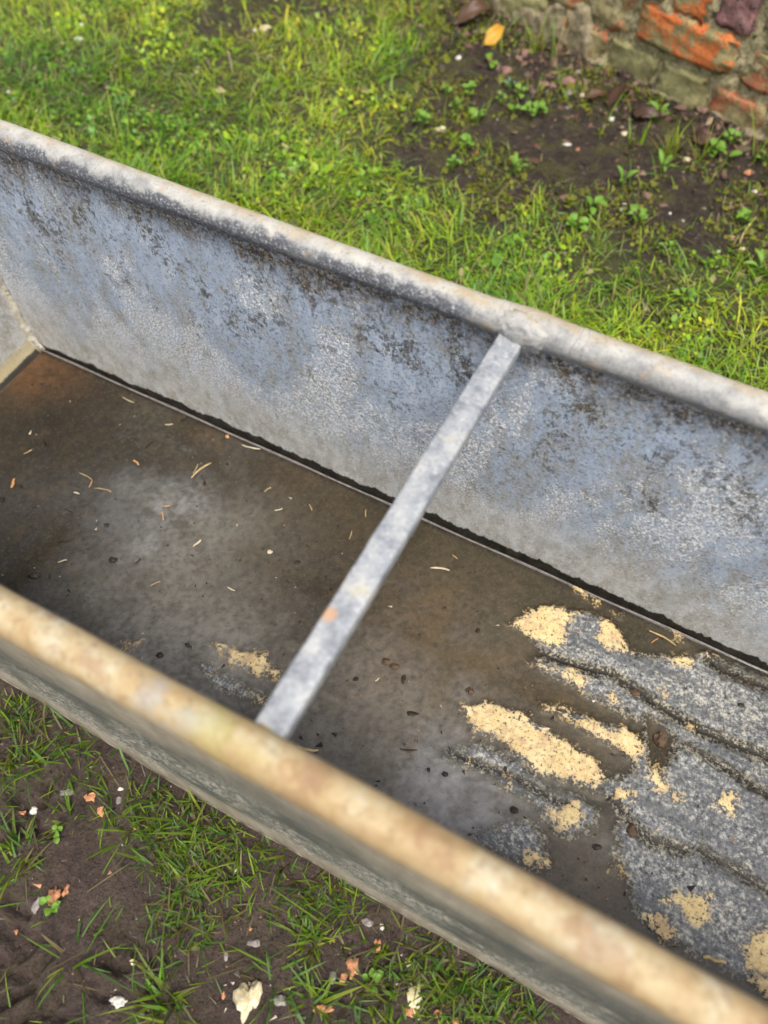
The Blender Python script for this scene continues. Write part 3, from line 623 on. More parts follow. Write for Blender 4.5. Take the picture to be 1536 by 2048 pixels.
tinge = tinge * (0.80 + 0.55 * sstep(tinge[:, 2], 0.07, 0.20))[:, None] * 1.08 * (1 + 0.8 * fn1[:, None] + 0.8 * fn2[:, None])
lum = tinge @ np.array([0.3, 0.6, 0.1]); tinge = tinge * 0.72 + 0.28 * lum[:, None]
tinge = tinge * (1 - 0.6 * sstep(FP[:, 1], W_Y - 0.012, W_Y - 0.006))[:, None]
pale = np.zeros(len(FP))
for u, v_, r in ((1240, 1330, 90), (1400, 1390, 110), (1150, 1370, 60), (1280, 1600, 80), (1240, 1720, 50), (1100, 1640, 70), (960, 1530, 60), (450, 1360, 60), (1400, 1830, 70), (1340, 1520, 60)):
    ctr = at(u, v_, 0)[:2]; pale = np.maximum(pale, np.exp(-(np.hypot(FP[:, 0] - ctr[0], FP[:, 1] - ctr[1]) / (r * pxm * 1.2) * (1 + fn1)) ** 2))
s_me = mesh('silt', np.column_stack([FP, hgt]), grid_quads(len(gxs), len(gys)), col=dict(tinge=np.clip(tinge, 0.004, 1), crust=crust_a, silt=silt_a, pale=pale))
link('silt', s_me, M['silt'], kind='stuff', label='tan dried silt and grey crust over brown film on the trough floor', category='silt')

wx = np.linspace(X0 + 0.0165, X1 - 0.0165, 200); wy = np.concatenate([[0.0030, 0.0045, 0.007], np.linspace(0.012, W_Y - 0.015, 40), [W_Y - 0.010, W_Y - 0.0078, W_Y - 0.0062]])
WX, WY = np.meshgrid(wx, wy, indexing='ij'); edge = np.minimum(WY - 0.003, W_Y - 0.0062 - WY)
w_me = mesh('water', np.column_stack([WX.ravel(), WY.ravel(), (WZ + 0.0012 * np.exp(-edge / 0.002)).ravel()]), grid_quads(len(wx), len(wy)))
link('water', w_me, M['water'], kind='structure')

# ------------------------------------------------------------------ litter in the trough
def stick_mesh(name, L, w, h, seed, bend=0.1, split=False, nseg=5):
    rr = np.random.default_rng(seed); xs = np.linspace(-L / 2, L / 2, nseg); by = bend * L * (1 - (2 * xs / L) ** 2) * rr.choice([-1, 1])
    V = []; 
    for i, x in enumerate(xs):
        e = 0.65 if i in (0, nseg - 1) else 1.0; ww = w * e * (0.85 + 0.3 * rr.random()); jy = by[i] + w * 0.15 * rr.normal()
        for a in range(6):
            an = a * math.pi / 3; V.append((x + rr.normal() * L * 0.006, jy + ww / 2 * math.cos(an), h / 2 * math.sin(an) * e + h * 0.45))
    Q = []
    for i in range(nseg - 1):
        for a in range(6): b = (a + 1) % 6; Q.append((i * 6 + a, i * 6 + b, i * 6 + 6 + b, i * 6 + 6 + a))
    n = len(V); V += [(xs[0], by[0], h * 0.45), (xs[-1], by[-1], h * 0.45)]; T = []
    for a in range(6): b = (a + 1) % 6; T += [(b, a, n), ((nseg - 1) * 6 + a, (nseg - 1) * 6 + b, n + 1)]
    return mesh(name, V, Q, T, smooth=False)

def floor_z(p):
    i = int(np.clip(round((p[0] - gxs[0]) / 0.0026), 0, len(gxs) - 1)); j = int(np.clip(round((p[1] - gys[0]) / 0.0026), 0, len(gys) - 1))
    return max(float(hgt[i * len(gys) + j]), WZ)

def stick(name, cat, u0, v0, u1, v1, wpx, mat, label, bend=0.06, group='litter floating in the trough water', seed=[500]):
    a = at(u0, v0, WZ); b = at(u1, v1, WZ); d = b - a; L = float(np.hypot(d[0], d[1])); mid = (a + b) / 2; seed[0] += 1
    w = wpx * pxm * 0.72
    o = link(name, stick_mesh(name, L, w, w * 0.5, seed[0], bend), M[mat], label=label, category=cat, group=group)
    o.location = (mid[0], mid[1], floor_z(mid)); o.rotation_euler = (0, 0, math.atan2(d[1], d[0])); return o
S, P_, O_, D_ = 'straw', 'palechip', 'orangechip', 'dark'
STICKS = [
 ('straw', 'straw', 383, 956, 422, 926, 7, S, 'thickest piece of straw in the trough, pale yellow, between far wall and blue grey stain'),
 ('straw', 'straw', 386, 946, 396, 928, 3, S, 'short thin straw crossing the thickest straw'),
 ('wood_chip', 'wood chip', 386, 1093, 402, 1080, 6, P_, 'white splinter on the blue grey stain left of the cross bar'),
 ('wood_chip', 'wood chip', 25, 976, 29, 958, 9, O_, 'orange wood chip at the left edge of the trough floor'),
 ('wood_chip', 'wood chip', 267, 921, 278, 930, 6, O_, 'small orange wood chip left of the thickest straw'),
 ('straw', 'straw', 158, 946, 184, 960, 3, S, 'thin greenish straw angled above the blue grey stain'),
 ('straw', 'straw', 184, 961, 178, 975, 4, O_, 'short brown stalk meeting the end of a thin greenish straw'),
 ('straw', 'straw', 188, 977, 223, 983, 3, S, 'fine curved straw below the angled greenish straw'),
 ('wood_chip', 'wood chip', 148, 985, 159, 988, 5, P_, 'tiny white chip left of the fine curved straw'),
 ('straw', 'straw', 324, 1012, 341, 1011, 4, O_, 'short pinkish stalk lying level on the blue grey stain'),
 ('straw', 'straw', 323, 1024, 327, 1041, 4, O_, 'short pinkish stalk standing upright in view on the blue grey stain'),
 ('twig', 'twig', 113, 1084, 147, 1076, 6, D_, 'dark brown twig near the left end of the near rim'),
 ('straw', 'straw', 116, 1125, 134, 1120, 4, P_, 'small white straw below the dark brown twig'),
 ('straw', 'straw', 301, 1172, 321, 1163, 4, S, 'short straw above the cream silt beside the near rim'),
 ('straw', 'straw', 455, 1174, 470, 1181, 4, P_, 'short pale straw left of the cross bar rust spot'),
 ('straw', 'straw', 484, 890, 521, 898, 5, P_, 'broken pale straw lying against the foot of the far wall'),
 ('straw', 'straw', 529, 984, 542, 975, 5, S, 'short straw midway between far wall and blue grey stain'),
 ('straw', 'straw', 549, 1021, 565, 1017, 4, P_, 'short pale straw left of the upper cross bar'),
 ('straw', 'straw', 618, 1009, 624, 1021, 4, S, 'short upright straw in dark film near the cross bar'),
 ('straw', 'straw', 732, 1019, 732, 1034, 4, S, 'straw nearest to the far wall beside the cross bar'),
 ('straw', 'straw', 698, 1079, 703, 1062, 3, S, 'hair thin straw just left of the cross bar'),
 ('straw', 'straw', 246, 794, 268, 805, 3, P_, 'hair thin straw near the rusty corner of the trough'),
 ('wood_chip', 'wood chip', 330, 849, 346, 848, 4, P_, 'little pale chip below the black foot of the far wall'),
 ('straw', 'straw', 47, 908, 64, 899, 4, S, 'faint tan straw in the dark film at the left'),
 ('wood_chip', 'wood chip', 861, 1136, 899, 1141, 6, P_, 'pale chip right of the cross bar in brown water'),
 ('straw', 'straw', 1298, 1262, 1352, 1291, 5, S, 'long yellow straw in brown water beside the far wall'),
 ('straw', 'straw', 1303, 1286, 1316, 1277, 3, O_, 'tiny stalk under the long yellow straw'),
 ('wood_chip', 'wood chip', 1077, 1455, 1099, 1457, 6, P_, 'white chip on the edge of the largest tan silt patch'),
 ('straw', 'straw', 750, 1362, 759, 1356, 4, P_, 'tiny pale straw below the dark clods right of the bar'),
 ('straw', 'straw', 596, 1493, 637, 1500, 9, S, 'tan husk by the near end of the cross bar'),
 ('straw', 'straw', 1406, 1916, 1452, 1925, 9, S, 'grey brown stalk in the dark corner beside the near rim'),
 ('twig', 'twig', 290, 896, 312, 881, 7, D_, 'blackish stem right of the fine pale chips in dark film'),
 ('twig', 'twig', 128, 1018, 146, 1027, 4, D_, 'curled black stem on the left of the blue grey stain'),
 ('twig', 'twig', 85, 878, 89, 892, 7, D_, 'stubby black stem in the dark film left of centre'),
 ('twig', 'twig', 270, 1128, 281, 1117, 4, D_, 'thin bent black stem below the white splinter'),
 ('straw', 'straw', 905, 1110, 915, 1118, 4, S, 'tiny tan stalk above the pale chip in brown water'),
 ('twig', 'twig', 800, 1497, 835, 1500, 4, D_, 'thin dark root beside the smooth grey pool'),
]
for s_ in STICKS: stick(*s_)
LUMPS = [
 (68, 1150, 30, 14, 'dark', 'largest black clod in the trough, by the left end of near rim'), (225, 1120, 18, 12, 'dark', 'black seed husk right of the dark brown twig'), (213, 1050, 12, 8, 'dark', 'small black clod on the blue grey stain'),
 (42, 973, 9, 8, 'dark', 'black speck beside the orange chip at the left edge'), (4, 998, 12, 12, 'dark', 'black clod cut by the left edge of the photo'), (595, 1124, 16, 9, 'dark', 'black crumbs in brown film left of the cross bar'),
 (409, 967, 9, 12, 'dark', 'black seed just below the thickest straw'), (772, 1322, 18, 14, 'brownlump', 'brown clod on the pinkish silt right of the bar'), (788, 1332, 18, 13, 'brownlump', 'right hand one of two brown clods beside the bar'),
 (807, 1358, 9, 16, 'dark', 'black sliver below the two brown clods'), (712, 1358, 12, 9, 'dark', 'black crumb beside the lower right edge of the bar'), (956, 1261, 9, 9, 'dark', 'round black seed left of the pointed tan silt patch'),
 (941, 1381, 13, 12, 'brownlump', 'round brown seed above the largest silt patch'), (1263, 1661, 20, 22, 'brownlump', 'brown nut shaped clod on grey crust'), (1195, 1694, 15, 9, 'dark', 'black droplet shaped clod in a grey pool'),
 (1028, 1620, 18, 12, 'dark', 'black clod on the edge of the smooth grey pool'), (890, 1548, 12, 9, 'dark', 'black seed in the upper part of the smooth grey pool'), (857, 1540, 6, 9, 'dark', 'small black seed left of another in the grey pool'),
 (1010, 1538, 8, 9, 'dark', 'black crumb in the channel above the grey pool'), (1482, 1411, 14, 9, 'dark', 'black clod on the pale crust at the right'), (1322, 1478, 26, 24, 'brownlump', 'dark brown dirt clump in the olive pool'),
 (455, 873, 9, 9, 'orangechip', 'rust coloured crumb against the foot of the far wall'), (823, 1428, 20, 8, 'dark', 'black stick like clod right of the bar end'), (540, 1104, 11, 8, 'palechip', 'pale petal shaped flake in the middle of the floor'),
 (1187, 1402, 6, 5, 'whitestone', 'white grain on grey crust between tan patches'), (320, 1310, 16, 10, 'dark', 'black crumb above the frothy cream silt'), (375, 1290, 12, 9, 'dark', 'black crumb left of the frothy silt by the bar'),
 (268, 755, 8, 6, 'dark', 'black speck high on the rust stain near the corner'), (1270, 1385, 22, 14, 'brownlump', 'low brown dirt heap on the grey crust')]
for i, (u, v_, w, h, mt, lb) in enumerate(LUMPS):
    p = at(u, v_, WZ); o = link('clod' if mt in ('dark', 'brownlump') else 'flake', lump_mesh('clod', w * pxm / 2, h * pxm / 2 * 1.15, min(w, h) * pxm * 0.28, 900 + i, 2, 0.3), M[mt], label=lb, category='clod' if mt in ('dark', 'brownlump') else 'flake', group='crumbs on the trough floor')
    o.location = (p[0], p[1], floor_z(p) + 0.0004); o.rotation_euler = (0, 0, CAM[2] * 0 + ROT[2] + RNG.normal() * 0.2)

# fine litter nobody could count
def speckles(name, n, region, size, colors, mat, zf, seed, **kw):
    rr = np.random.default_rng(seed); V = []; T = []; C = []
    base = np.array([(1, 0, 0), (-.5, .8, 0), (-.5, -.8, 0), (0, 0, .7)])
    pts = region(rr, n)
    for (x, y) in pts:
        s = size * rr.lognormal(0, 0.45); el = 1 + 1.8 * rr.random(); a = rr.random() * 6.28; c, s_ = math.cos(a), math.sin(a)
        b = base * np.array([s * el, s, s]); k = len(V)
        V += [(x + c * p[0] - s_ * p[1], y + s_ * p[0] + c * p[1], zf(x, y) + p[2]) for p in b]
        T += [(k, k + 1, k + 3), (k + 1, k + 2, k + 3), (k + 2, k, k + 3)]; col = np.array(colors[rr.integers(len(colors))]) * (0.7 + 0.6 * rr.random()); C += [col] * 4
    return link(name, mesh(name, V, None, T, smooth=False, col=dict(tint=np.array(C))), mat, **kw)
speckm = Mat('fine_litter'); speckm = speckm.fin(speckm.attr('tint', True), 0.7)
def fl_region(rr, n):
    P = np.column_stack([rr.uniform(X0 + 0.03, 0.62, n), rr.uniform(0.01, W_Y - 0.015, n)]); d = vnoise(P[:, 0] * 14, P[:, 1] * 14, 5); return P[d > rr.random(n) * 0.9]
speckles('fine_litter', 2000, fl_region, 0.0010, [(0.02, 0.015, 0.01)] * 7 + [(0.06, 0.04, 0.02)] * 4 + [(0.4, 0.33, 0.22)] * 1 + [(0.3, 0.14, 0.07)], speckm, lambda x, y: floor_z((x, y)), 77, kind='stuff', label='fine dark and pale litter sprinkled on the trough floor', category='litter')

# ------------------------------------------------------------------ brick wall
wall = link('brick_wall', None, label='old brick garden wall with green algae and crumbling mortar', category='wall')
ang = math.atan2(WALL_T[1], WALL_T[0]); wall.location = (WALL_A[0], WALL_A[1], 0); wall.rotation_euler = (0, 0, ang)
def rough_box(name, L, D, H, seed, n=(9, 4, 5), amt=0.007, rnd=0.004):
    """a worn block: a subdivided box with its corners rubbed off and faces uneven"""
    import bmesh
    bm = bmesh.new(); bmesh.ops.create_cube(bm, size=1.0)
    bmesh.ops.subdivide_edges(bm, edges=bm.edges[:], cuts=9, use_grid_fill=True)
    rr = np.random.default_rng(seed); k3 = rr.normal(size=(6, 3)) * np.array([40, 40, 60]); ph = rr.random(6) * 6.28
    hd = np.array([L, D, H]) / 2
    for vt in bm.verts:
        p = np.array(vt.co) * 2 * hd
        inn = np.clip(p, -(hd - rnd), hd - rnd); e = p - inn; l = np.linalg.norm(e)
        if l > rnd: e = e / l * rnd
        p = inn + e; nn = np.where(np.abs(p) >= hd - rnd * 1.01, np.sign(p), 0.0); edge = np.abs(nn).sum() > 1
        d = sum(math.sin(float(k @ p) * (2.2 if edge else 1.0) + f) for k, f in zip(k3, ph)) / 6
        p = p + nn * ((d - (0.45 if edge else 0)) * amt * (1.6 if edge else 0.9) + rr.normal() * amt * (0.35 if edge else 0.15))
        vt.co = Vector(p)
    me = bpy.data.meshes.new(name); bm.to_mesh(me); bm.free(); me.polygons.foreach_set('use_smooth', np.full(len(me.polygons), True)); return me
PITCH, BH = 0.088, 0.079
ROWS = {0: [(-0.06, 0.10, 'brick_red'), (0.107, 0.231, 'brick_olive'), (0.240, 0.358, 'brick_olive'), (0.367, 0.50, 'brick_red'), (0.51, 0.72, 'brick_red')],
        1: [(-0.075, 0.147, 'brick_red'), (0.163, 0.392, 'brick_orange'), (0.408, 0.62, 'brick_red')],
        2: [(-0.01, 0.21, 'brick_red'), (0.222, 0.304, 'brick_orange'), (0.318, 0.412, 'brick_purple'), (0.424, 0.64, 'brick_orange')]}
bi = 0
for r in range(7):
    row = list(ROWS.get(r, []))
    if not row: row = [(0.0 + 0.115 * (r % 2), 0.218 + 0.115 * (r % 2), 'brick_red')]
    lo = row[0][0]; 
    while lo > -1.1: L = 0.218 if (r + len(row)) % 3 else 0.105; row.insert(0, (lo - 0.011 - L, lo - 0.011, ['brick_red', 'brick_olive', 'brick_purple', 'brick_red'][(r * 3 + len(row)) % 4])); lo = row[0][0]
    hi = row[-1][1]
    while hi < 1.9: L = 0.218 if (r + len(row)) % 3 else 0.105; row.append((hi + 0.011, hi + 0.011 + L, ['brick_red', 'brick_orange', 'brick_olive', 'brick_purple'][(r * 2 + len(row)) % 4])); hi = row[-1][1]
    for s0, s1, mt in row:
        o = link('brick', rough_box('brick', s1 - s0, 0.10, BH + 0.004 * (bi % 3), 300 + bi), M[mt], wall); bi += 1
        z0 = -0.004 + r * PITCH + (0.004 if r == 1 else 0)
        o.location = ((s0 + s1) / 2, 0.05 + 0.004 * math.sin(bi * 2.7) - 0.002, z0 + BH / 2); o.rotation_euler = (0, 0.012 * math.sin(bi * 1.7), 0.012 * math.cos(bi * 2.1))
# lime mortar: one uneven bed set back between the bricks
us = np.linspace(-1.12, 1.95, 520); vs = np.linspace(-0.06, 7 * PITCH, 110)
U, V_ = np.meshgrid(us, vs, indexing='ij'); my = 0.007 + (fbm(U.ravel(), V_.ravel(), 60, 201) - 0.5) * 0.018 + (fbm(U.ravel(), V_.ravel(), 11, 205) - 0.5) * 0.022
Pm = np.column_stack([U.ravel(), my, V_.ravel()]); Bm = Pm.copy(); Bm[:, 1] = 0.21
N = len(Pm); q = grid_quads(520, 110); idx = np.arange(N).reshape(520, 110)
ring = np.concatenate([idx[:-1, 0], idx[-1, :-1], idx[:0:-1, -1], idx[0, :0:-1]]); nxt = np.roll(ring, -1)
link('mortar', mesh('mortar', np.concatenate([Pm, Bm]), np.concatenate([q, q[:, ::-1] + N, np.stack([ring, nxt, nxt + N, ring + N], 1)])), M['mortar'], wall)
# smeared render over the foot of the wall, broken off to the right
us = np.linspace(-1.12, 0.75, 300); vs = np.linspace(-0.05, 0.24, 60)
U, V_ = np.meshgrid(us, vs, indexing='ij'); u, v2 = U.ravel(), V_.ravel(); n = fbm(u, v2, 11, 211) - 0.5; nf = fbm(u, v2, 70, 215) - 0.5
cover = 0.8 * sstep(u + n * 0.20, 0.12, 0.04) * sstep(v2 + n * 0.26, 0.13, 0.07)
foot = sstep(v2 + n * 0.05, 0.022, 0.002)
holes = sstep(fbm(u, v2, 11, 221), 0.46, 0.54)
my = 0.020 - 0.036 * np.maximum(cover * (1 - 0.95 * holes), foot * 0.7) + nf * 0.010 + n * 0.012
link('render_coat', mesh('render_coat', np.column_stack([u, my, v2]), grid_quads(300, 60)), M['render'], wall)

# ------------------------------------------------------------------ grass
def blades(pos, L, w, lean, az, curve, tint, tipc=None):
    """vectorised blades: three bent segments and a tip, 7 vertices each"""
    n = len(pos); t = np.array([0, 0.36, 0.72, 1.0]); d = np.column_stack([np.cos(az), np.sin(az)]); sd = np.column_stack([-np.sin(az), np.cos(az)])
    V = np.zeros((n, 7, 3)); acc = np.zeros((n, 3)); prev = 0
    C = np.zeros((n, 7, 3)); wid = [1.0, 0.95, 0.6]
    for k in range(4):
        if k > 0:
            th = lean + curve * (t[k] + t[k - 1]) / 2; sl = L * (t[k] - t[k - 1])
            acc = acc + np.column_stack([d[:, 0] * np.sin(th) * sl, d[:, 1] * np.sin(th) * sl, np.cos(th) * sl])
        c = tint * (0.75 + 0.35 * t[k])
        if tipc is not None: c = c * (1 - t[k] ** 2) + tipc * t[k] ** 2
        if k < 3:
            off = sd * (w * wid[k] / 2)[:, None]
            V[:, 2 * k, :] = pos + acc; V[:, 2 * k, :2] -= off; V[:, 2 * k + 1, :] = pos + acc; V[:, 2 * k + 1, :2] += off; C[:, 2 * k] = c; C[:, 2 * k + 1] = c
        else: V[:, 6] = pos + acc; C[:, 6] = c
    b = np.arange(n)[:, None] * 7
    Q = np.concatenate([b + np.array([[0, 1, 3, 2]]), b + np.array([[2, 3, 5, 4]])]); T = b + np.array([[4, 5, 6]])
    return V.reshape(-1, 3), Q, T, C.reshape(-1, 3)

def join(parts):
    V, Q, T, C = [], [], [], []; k = 0
    for v, q, t, c in parts: V.append(v); Q.append(np.asarray(q).reshape(-1, 4) + k); T.append(np.asarray(t).reshape(-1, 3) + k); C.append(c); k += len(v)
    return np.concatenate(V), np.concatenate(Q), np.concatenate(T), np.concatenate(C)

GREENS = np.array([(0.23, 0.42, 0.020), (0.17, 0.36, 0.020), (0.30, 0.46, 0.025), (0.11, 0.25, 0.022), (0.37, 0.46, 0.04), (0.20, 0.39, 0.085)])
DRY = np.array([(0.34, 0.28, 0.11), (0.26, 0.20, 0.07), (0.40, 0.36, 0.18)])
def tints(n, rr, P=None, dry=0.08):
    c = GREENS[rr.integers(len(GREENS), size=n)] * (0.75 + 0.5 * rr.random((n, 1)))
    if P is not None:
        m = np.clip((fbm(P[:, 0], P[:, 1], 4.5, 41)[:, None] - 0.5) * 2.2 + 0.5, 0, 1); c = c * (0.82 + 0.55 * m) * np.column_stack([0.80 + 0.62 * m[:, 0], 0.95 + 0.1 * m[:, 0], np.ones(n)])
    k = rr.random(n) < dry; c[k] = DRY[rr.integers(3, size=k.sum())] * (0.7 + 0.4 * rr.random((k.sum(), 1))); return c

def leaflets(pos, r, tint, rr):
    """small rounded leaflets of moss, clover and speedwell: six-sided, tilted at random"""
    n = len(pos); a = np.arange(6) * np.pi / 3; az = rr.random(n) * 6.28; tx = rr.normal(0, 0.5, n); ty = rr.normal(0, 0.5, n)
    el = 0.7 + 0.5 * rr.random(n)
    X = r[:, None] * np.cos(a)[None]; Y = r[:, None] * el[:, None] * np.sin(a)[None]
    ca, sa = np.cos(az)[:, None], np.sin(az)[:, None]; XX = X * ca - Y * sa; YY = X * sa + Y * ca
    Z = tx[:, None] * XX + ty[:, None] * YY + 0.15 * r[:, None] * np.cos(2 * a)[None]
    V = pos[:, None] + np.stack([XX, YY, Z], -1); b = np.arange(n)[:, None] * 6
    Q = np.concatenate([b + np.array([[0, 1, 2, 3]]), b + np.array([[0, 3, 4, 5]])]); C = np.repeat(tint, 6, 0)
    return V.reshape(-1, 3), Q, np.zeros((0, 3), int), C

rr = np.random.default_rng(11)
def lawn_pts(n, box, thr=0.5):
    P = np.column_stack([rr.uniform(box[0], box[1], n), rr.uniform(box[2], box[3], n)])
    # only the wedge the camera, or one a step aside, could see
    return P[lawn_density(P) > rr.random(n) * 0.9 + 0.05]
parts = []
for box, n, l0 in (((-2.1, 1.1, W_Y + 0.045, 1.0), 90000, 0.036), ((-2.3, 0.4, 1.0, 2.0), 90000, 0.031)):
    P = lawn_pts(n, box); m = len(P); cl = fbm(P[:, 0], P[:, 1], 13, 45)
    keep = rr.random(m) < 0.35 + 1.1 * (cl - 0.25); P = P[keep]; cl = cl[keep]; m = len(P)
    z = ground_height(P) - 0.002
    L = l0 * (0.45 + 1.1 * cl) * rr.lognormal(0, 0.35, m); az = fbm(P[:, 0], P[:, 1], 5, 47) * 12 + rr.normal(0, 1.5, m); nr = P[:, 1] < W_Y + 0.11; az = np.where(nr, np.abs(np.mod(az, np.pi)), az)
    parts.append(blades(np.column_stack([P, z]), L, 0.0021 * rr.lognormal(0, 0.35, m), np.abs(rr.normal(0.85, 0.4, m)), az, rr.uniform(0.2, 1.5, m), tints(m, rr, P, 0.16)))
P = lawn_pts(60000, (-2.3, 0.9, W_Y + 0.04, 2.0)); k = fbm(P[:, 0], P[:, 1], 8, 49) > 0.60; P = P[k]; m = len(P)
parts.append(leaflets(np.column_stack([P, ground_height(P) + rr.uniform(0.0, 0.016, m)]), 0.0031 * rr.lognormal(0, 0.35, m), tints(m, rr, P, 0.04) * np.array([1.05, 1.05, 1.1]), rr))
v, q, t, c = join(parts)
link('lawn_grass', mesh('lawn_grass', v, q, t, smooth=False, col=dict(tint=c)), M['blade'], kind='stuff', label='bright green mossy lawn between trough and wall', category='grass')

# sparse growth on the bare soil by the wall
P = np.column_stack([rr.uniform(-1.2, 1.0, 34000), rr.uniform(0.8, 2.0, 34000)])
ds_ = sdist(P, SOIL); dw = -((P - WALL_A[:2]) @ np.array([-WALL_T[1], WALL_T[0]]))
k = (ds_ > -0.03) & (dw > 0.01) & (fbm(P[:, 0], P[:, 1], 12, 57) + 0.10 * sstep(ds_, 0.2, 0.0) - 0.05 * sstep(ds_, 0.1, 0.3) > 0.44 + 0.14 * rr.random(len(P))); P = P[k]; m = len(P)
z = ground_height(P)
moss = leaflets(np.column_stack([P, z + rr.uniform(0, 0.006, m)]), 0.0028 * rr.lognormal(0, 0.4, m), np.array([0.19, 0.20, 0.02]) * (0.6 + 0.7 * rr.random((m, 1))), rr)
P2 = P[::3]; m = len(P2)
thin = blades(np.column_stack([P2, ground_height(P2)]), 0.026 * rr.lognormal(0, 0.45, m), np.full(m, 0.0019), np.abs(rr.normal(0.7, 0.4, m)), rr.random(m) * 6.28, rr.uniform(0.2, 1.2, m), tints(m, rr, None, 0.3))
v, q, t, c = join([moss, thin])
link('moss', mesh('moss', v, q, t, smooth=False, col=dict(tint=c)), M['blade'], kind='stuff', label='patchy yellow green moss on dark soil before the wall', category='moss')

# tufts in the mud on the near side
def tuft_mesh(n, spread, L, seed, flat=0.6, dry=0.15, w=0.0026):
    rr = np.random.default_rng(seed); a = rr.random(n) * 6.28; r = spread * np.sqrt(rr.random(n)); P = np.column_stack([r * np.cos(a), r * np.sin(a), np.full(n, -0.003)])
    az = a + rr.normal(0, 0.9, n)
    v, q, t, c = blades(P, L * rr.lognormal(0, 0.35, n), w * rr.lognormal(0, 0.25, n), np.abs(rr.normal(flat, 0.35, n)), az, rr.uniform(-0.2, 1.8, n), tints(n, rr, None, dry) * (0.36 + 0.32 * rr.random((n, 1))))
    return mesh('grass_tuft', v, q, t, smooth=False, col=dict(tint=c))
BAND = [(20, 1440, 26), (80, 1460, 30), (120, 1490, 30), (60, 1510, 20), (170, 1510, 24), (220, 1560, 14), (270, 1600, 24), (300, 1640, 40), (350, 1640, 40), (400, 1660, 44), (330, 1690, 36), (440, 1690, 30), (380, 1720, 34), (480, 1700, 22),
        (280, 1660, 26), (240, 1640, 16), (500, 1730, 22), (410, 1760, 36), (380, 1790, 34), (440, 1800, 26), (350, 1770, 14), (540, 1720, 16), (590, 1780, 16), (640, 1790, 24), (670, 1770, 24), (620, 1820, 16), (330, 1890, 26), (360, 1850, 22), (400, 1840, 14), (370, 1930, 14),
        (660, 1840, 18), (700, 1800, 12), (860, 1930, 26), (900, 1950, 30), (940, 1980, 34), (980, 2000, 30), (1010, 2030, 28), (1050, 2030, 26), (960, 2030, 30), (870, 1960, 16), (840, 1920, 14), (910, 2020, 20), (820, 1960, 12), (790, 1930, 14), (720, 1860, 9), (760, 2010, 14), (700, 2030, 18), (740, 2040, 16), (20, 1490, 18), (0, 1430, 24), (10, 1560, 10)]
parts = []
for i, (u, v_, n) in enumerate(BAND):
    rr2 = np.random.default_rng(700 + i); p = on_ground(u, v_); n = int(n * 1.9); a = rr2.random(n) * 6.28; r = 0.034 * np.sqrt(rr2.random(n)); P = np.column_stack([p[0] + r * np.cos(a), np.minimum(p[1] + r * np.sin(a), -0.004)])
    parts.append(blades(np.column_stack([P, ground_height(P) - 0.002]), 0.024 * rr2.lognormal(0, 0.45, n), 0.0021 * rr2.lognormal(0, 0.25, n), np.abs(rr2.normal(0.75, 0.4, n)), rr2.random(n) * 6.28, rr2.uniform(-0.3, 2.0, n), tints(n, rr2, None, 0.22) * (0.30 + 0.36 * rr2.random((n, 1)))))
# stray single blades and bits of dead grass
n = 900; P = np.column_stack([rr.uniform(-0.75, 0.45, n), rr.uniform(-0.42, -0.01, n)])
parts.append(blades(np.column_stack([P, ground_height(P)]), 0.026 * rr.lognormal(0, 0.45, n), np.full(n, 0.0017), np.abs(rr.normal(1.25, 0.25, n)), rr.random(n) * 6.28, rr.uniform(-0.2, 0.5, n), tints(n, rr, None, 0.45) * 0.5))
v, q, t, c = join(parts)
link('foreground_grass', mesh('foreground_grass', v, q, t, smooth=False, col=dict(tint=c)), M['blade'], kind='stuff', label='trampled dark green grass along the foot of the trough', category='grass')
TUFTS = [(45, 1700, 34, 0.05, 'grass tuft in mud near the left edge, above two orange brick crumbs'), (25, 1740, 20, 0.045, 'small tuft cut by the left edge beside a larger tuft'), (145, 1915, 16, 0.075, 'splayed tuft with long flat blades in the trodden mud'),
         (620, 1885, 60, 0.036, 'dense low tuft right of centre in the mud'), (560, 1960, 12, 0.05, 'thin tuft left of the large cream stone'), (330, 2000, 40, 0.065, 'long bladed tuft at the bottom beside white shard'),
         (350, 2040, 26, 0.055, 'tuft cut by the bottom edge, left of the cream stone'), (625, 2010, 30, 0.05, 'tuft at the bottom between cream stone and orange crumbs'), (45, 1530, 30, 0.05, 'yellowish tuft by the left edge under the trough end'),
         (800, 1975, 30, 0.042, 'bushy tuft beside the cream and orange lump'), (135, 1640, 22, 0.038, 'small tuft beside a pinkish brick crumb'), (785, 1885, 10, 0.045, 'upright thin shoot close to the trough foot')]
for i, (u, v_, n, L, lb) in enumerate(TUFTS):
    o = link('grass_tuft', tuft_mesh(n, 0.014, L * 0.66, 60 + i, 0.9 if n < 30 else 0.65), M['blade'], label=lb, category='grass tuft', group='grass tufts in the mud'); o.location = on_ground(u, v_)
WT = [(1075, 105, 16, 0.075, 'yellow green grass tuft against the wall beside the reddish patch'), (1108, 118, 9, 0.085, 'tall thin tuft right of another against the wall'), (1336, 315, 46, 0.06, 'wispy straw coloured tuft on soil below the algae covered bricks'),
      (1515, 315, 14, 0.085, 'tall grass shoots at the right edge by the wall'), (1210, 150, 10, 0.035, 'tiny tuft at the foot of the render'), (1270, 285, 12, 0.05, 'bright green shoots left of the wispy tuft'), (1400, 320, 9, 0.06, 'pale thin shoots between wispy tuft and round leaved weed')]
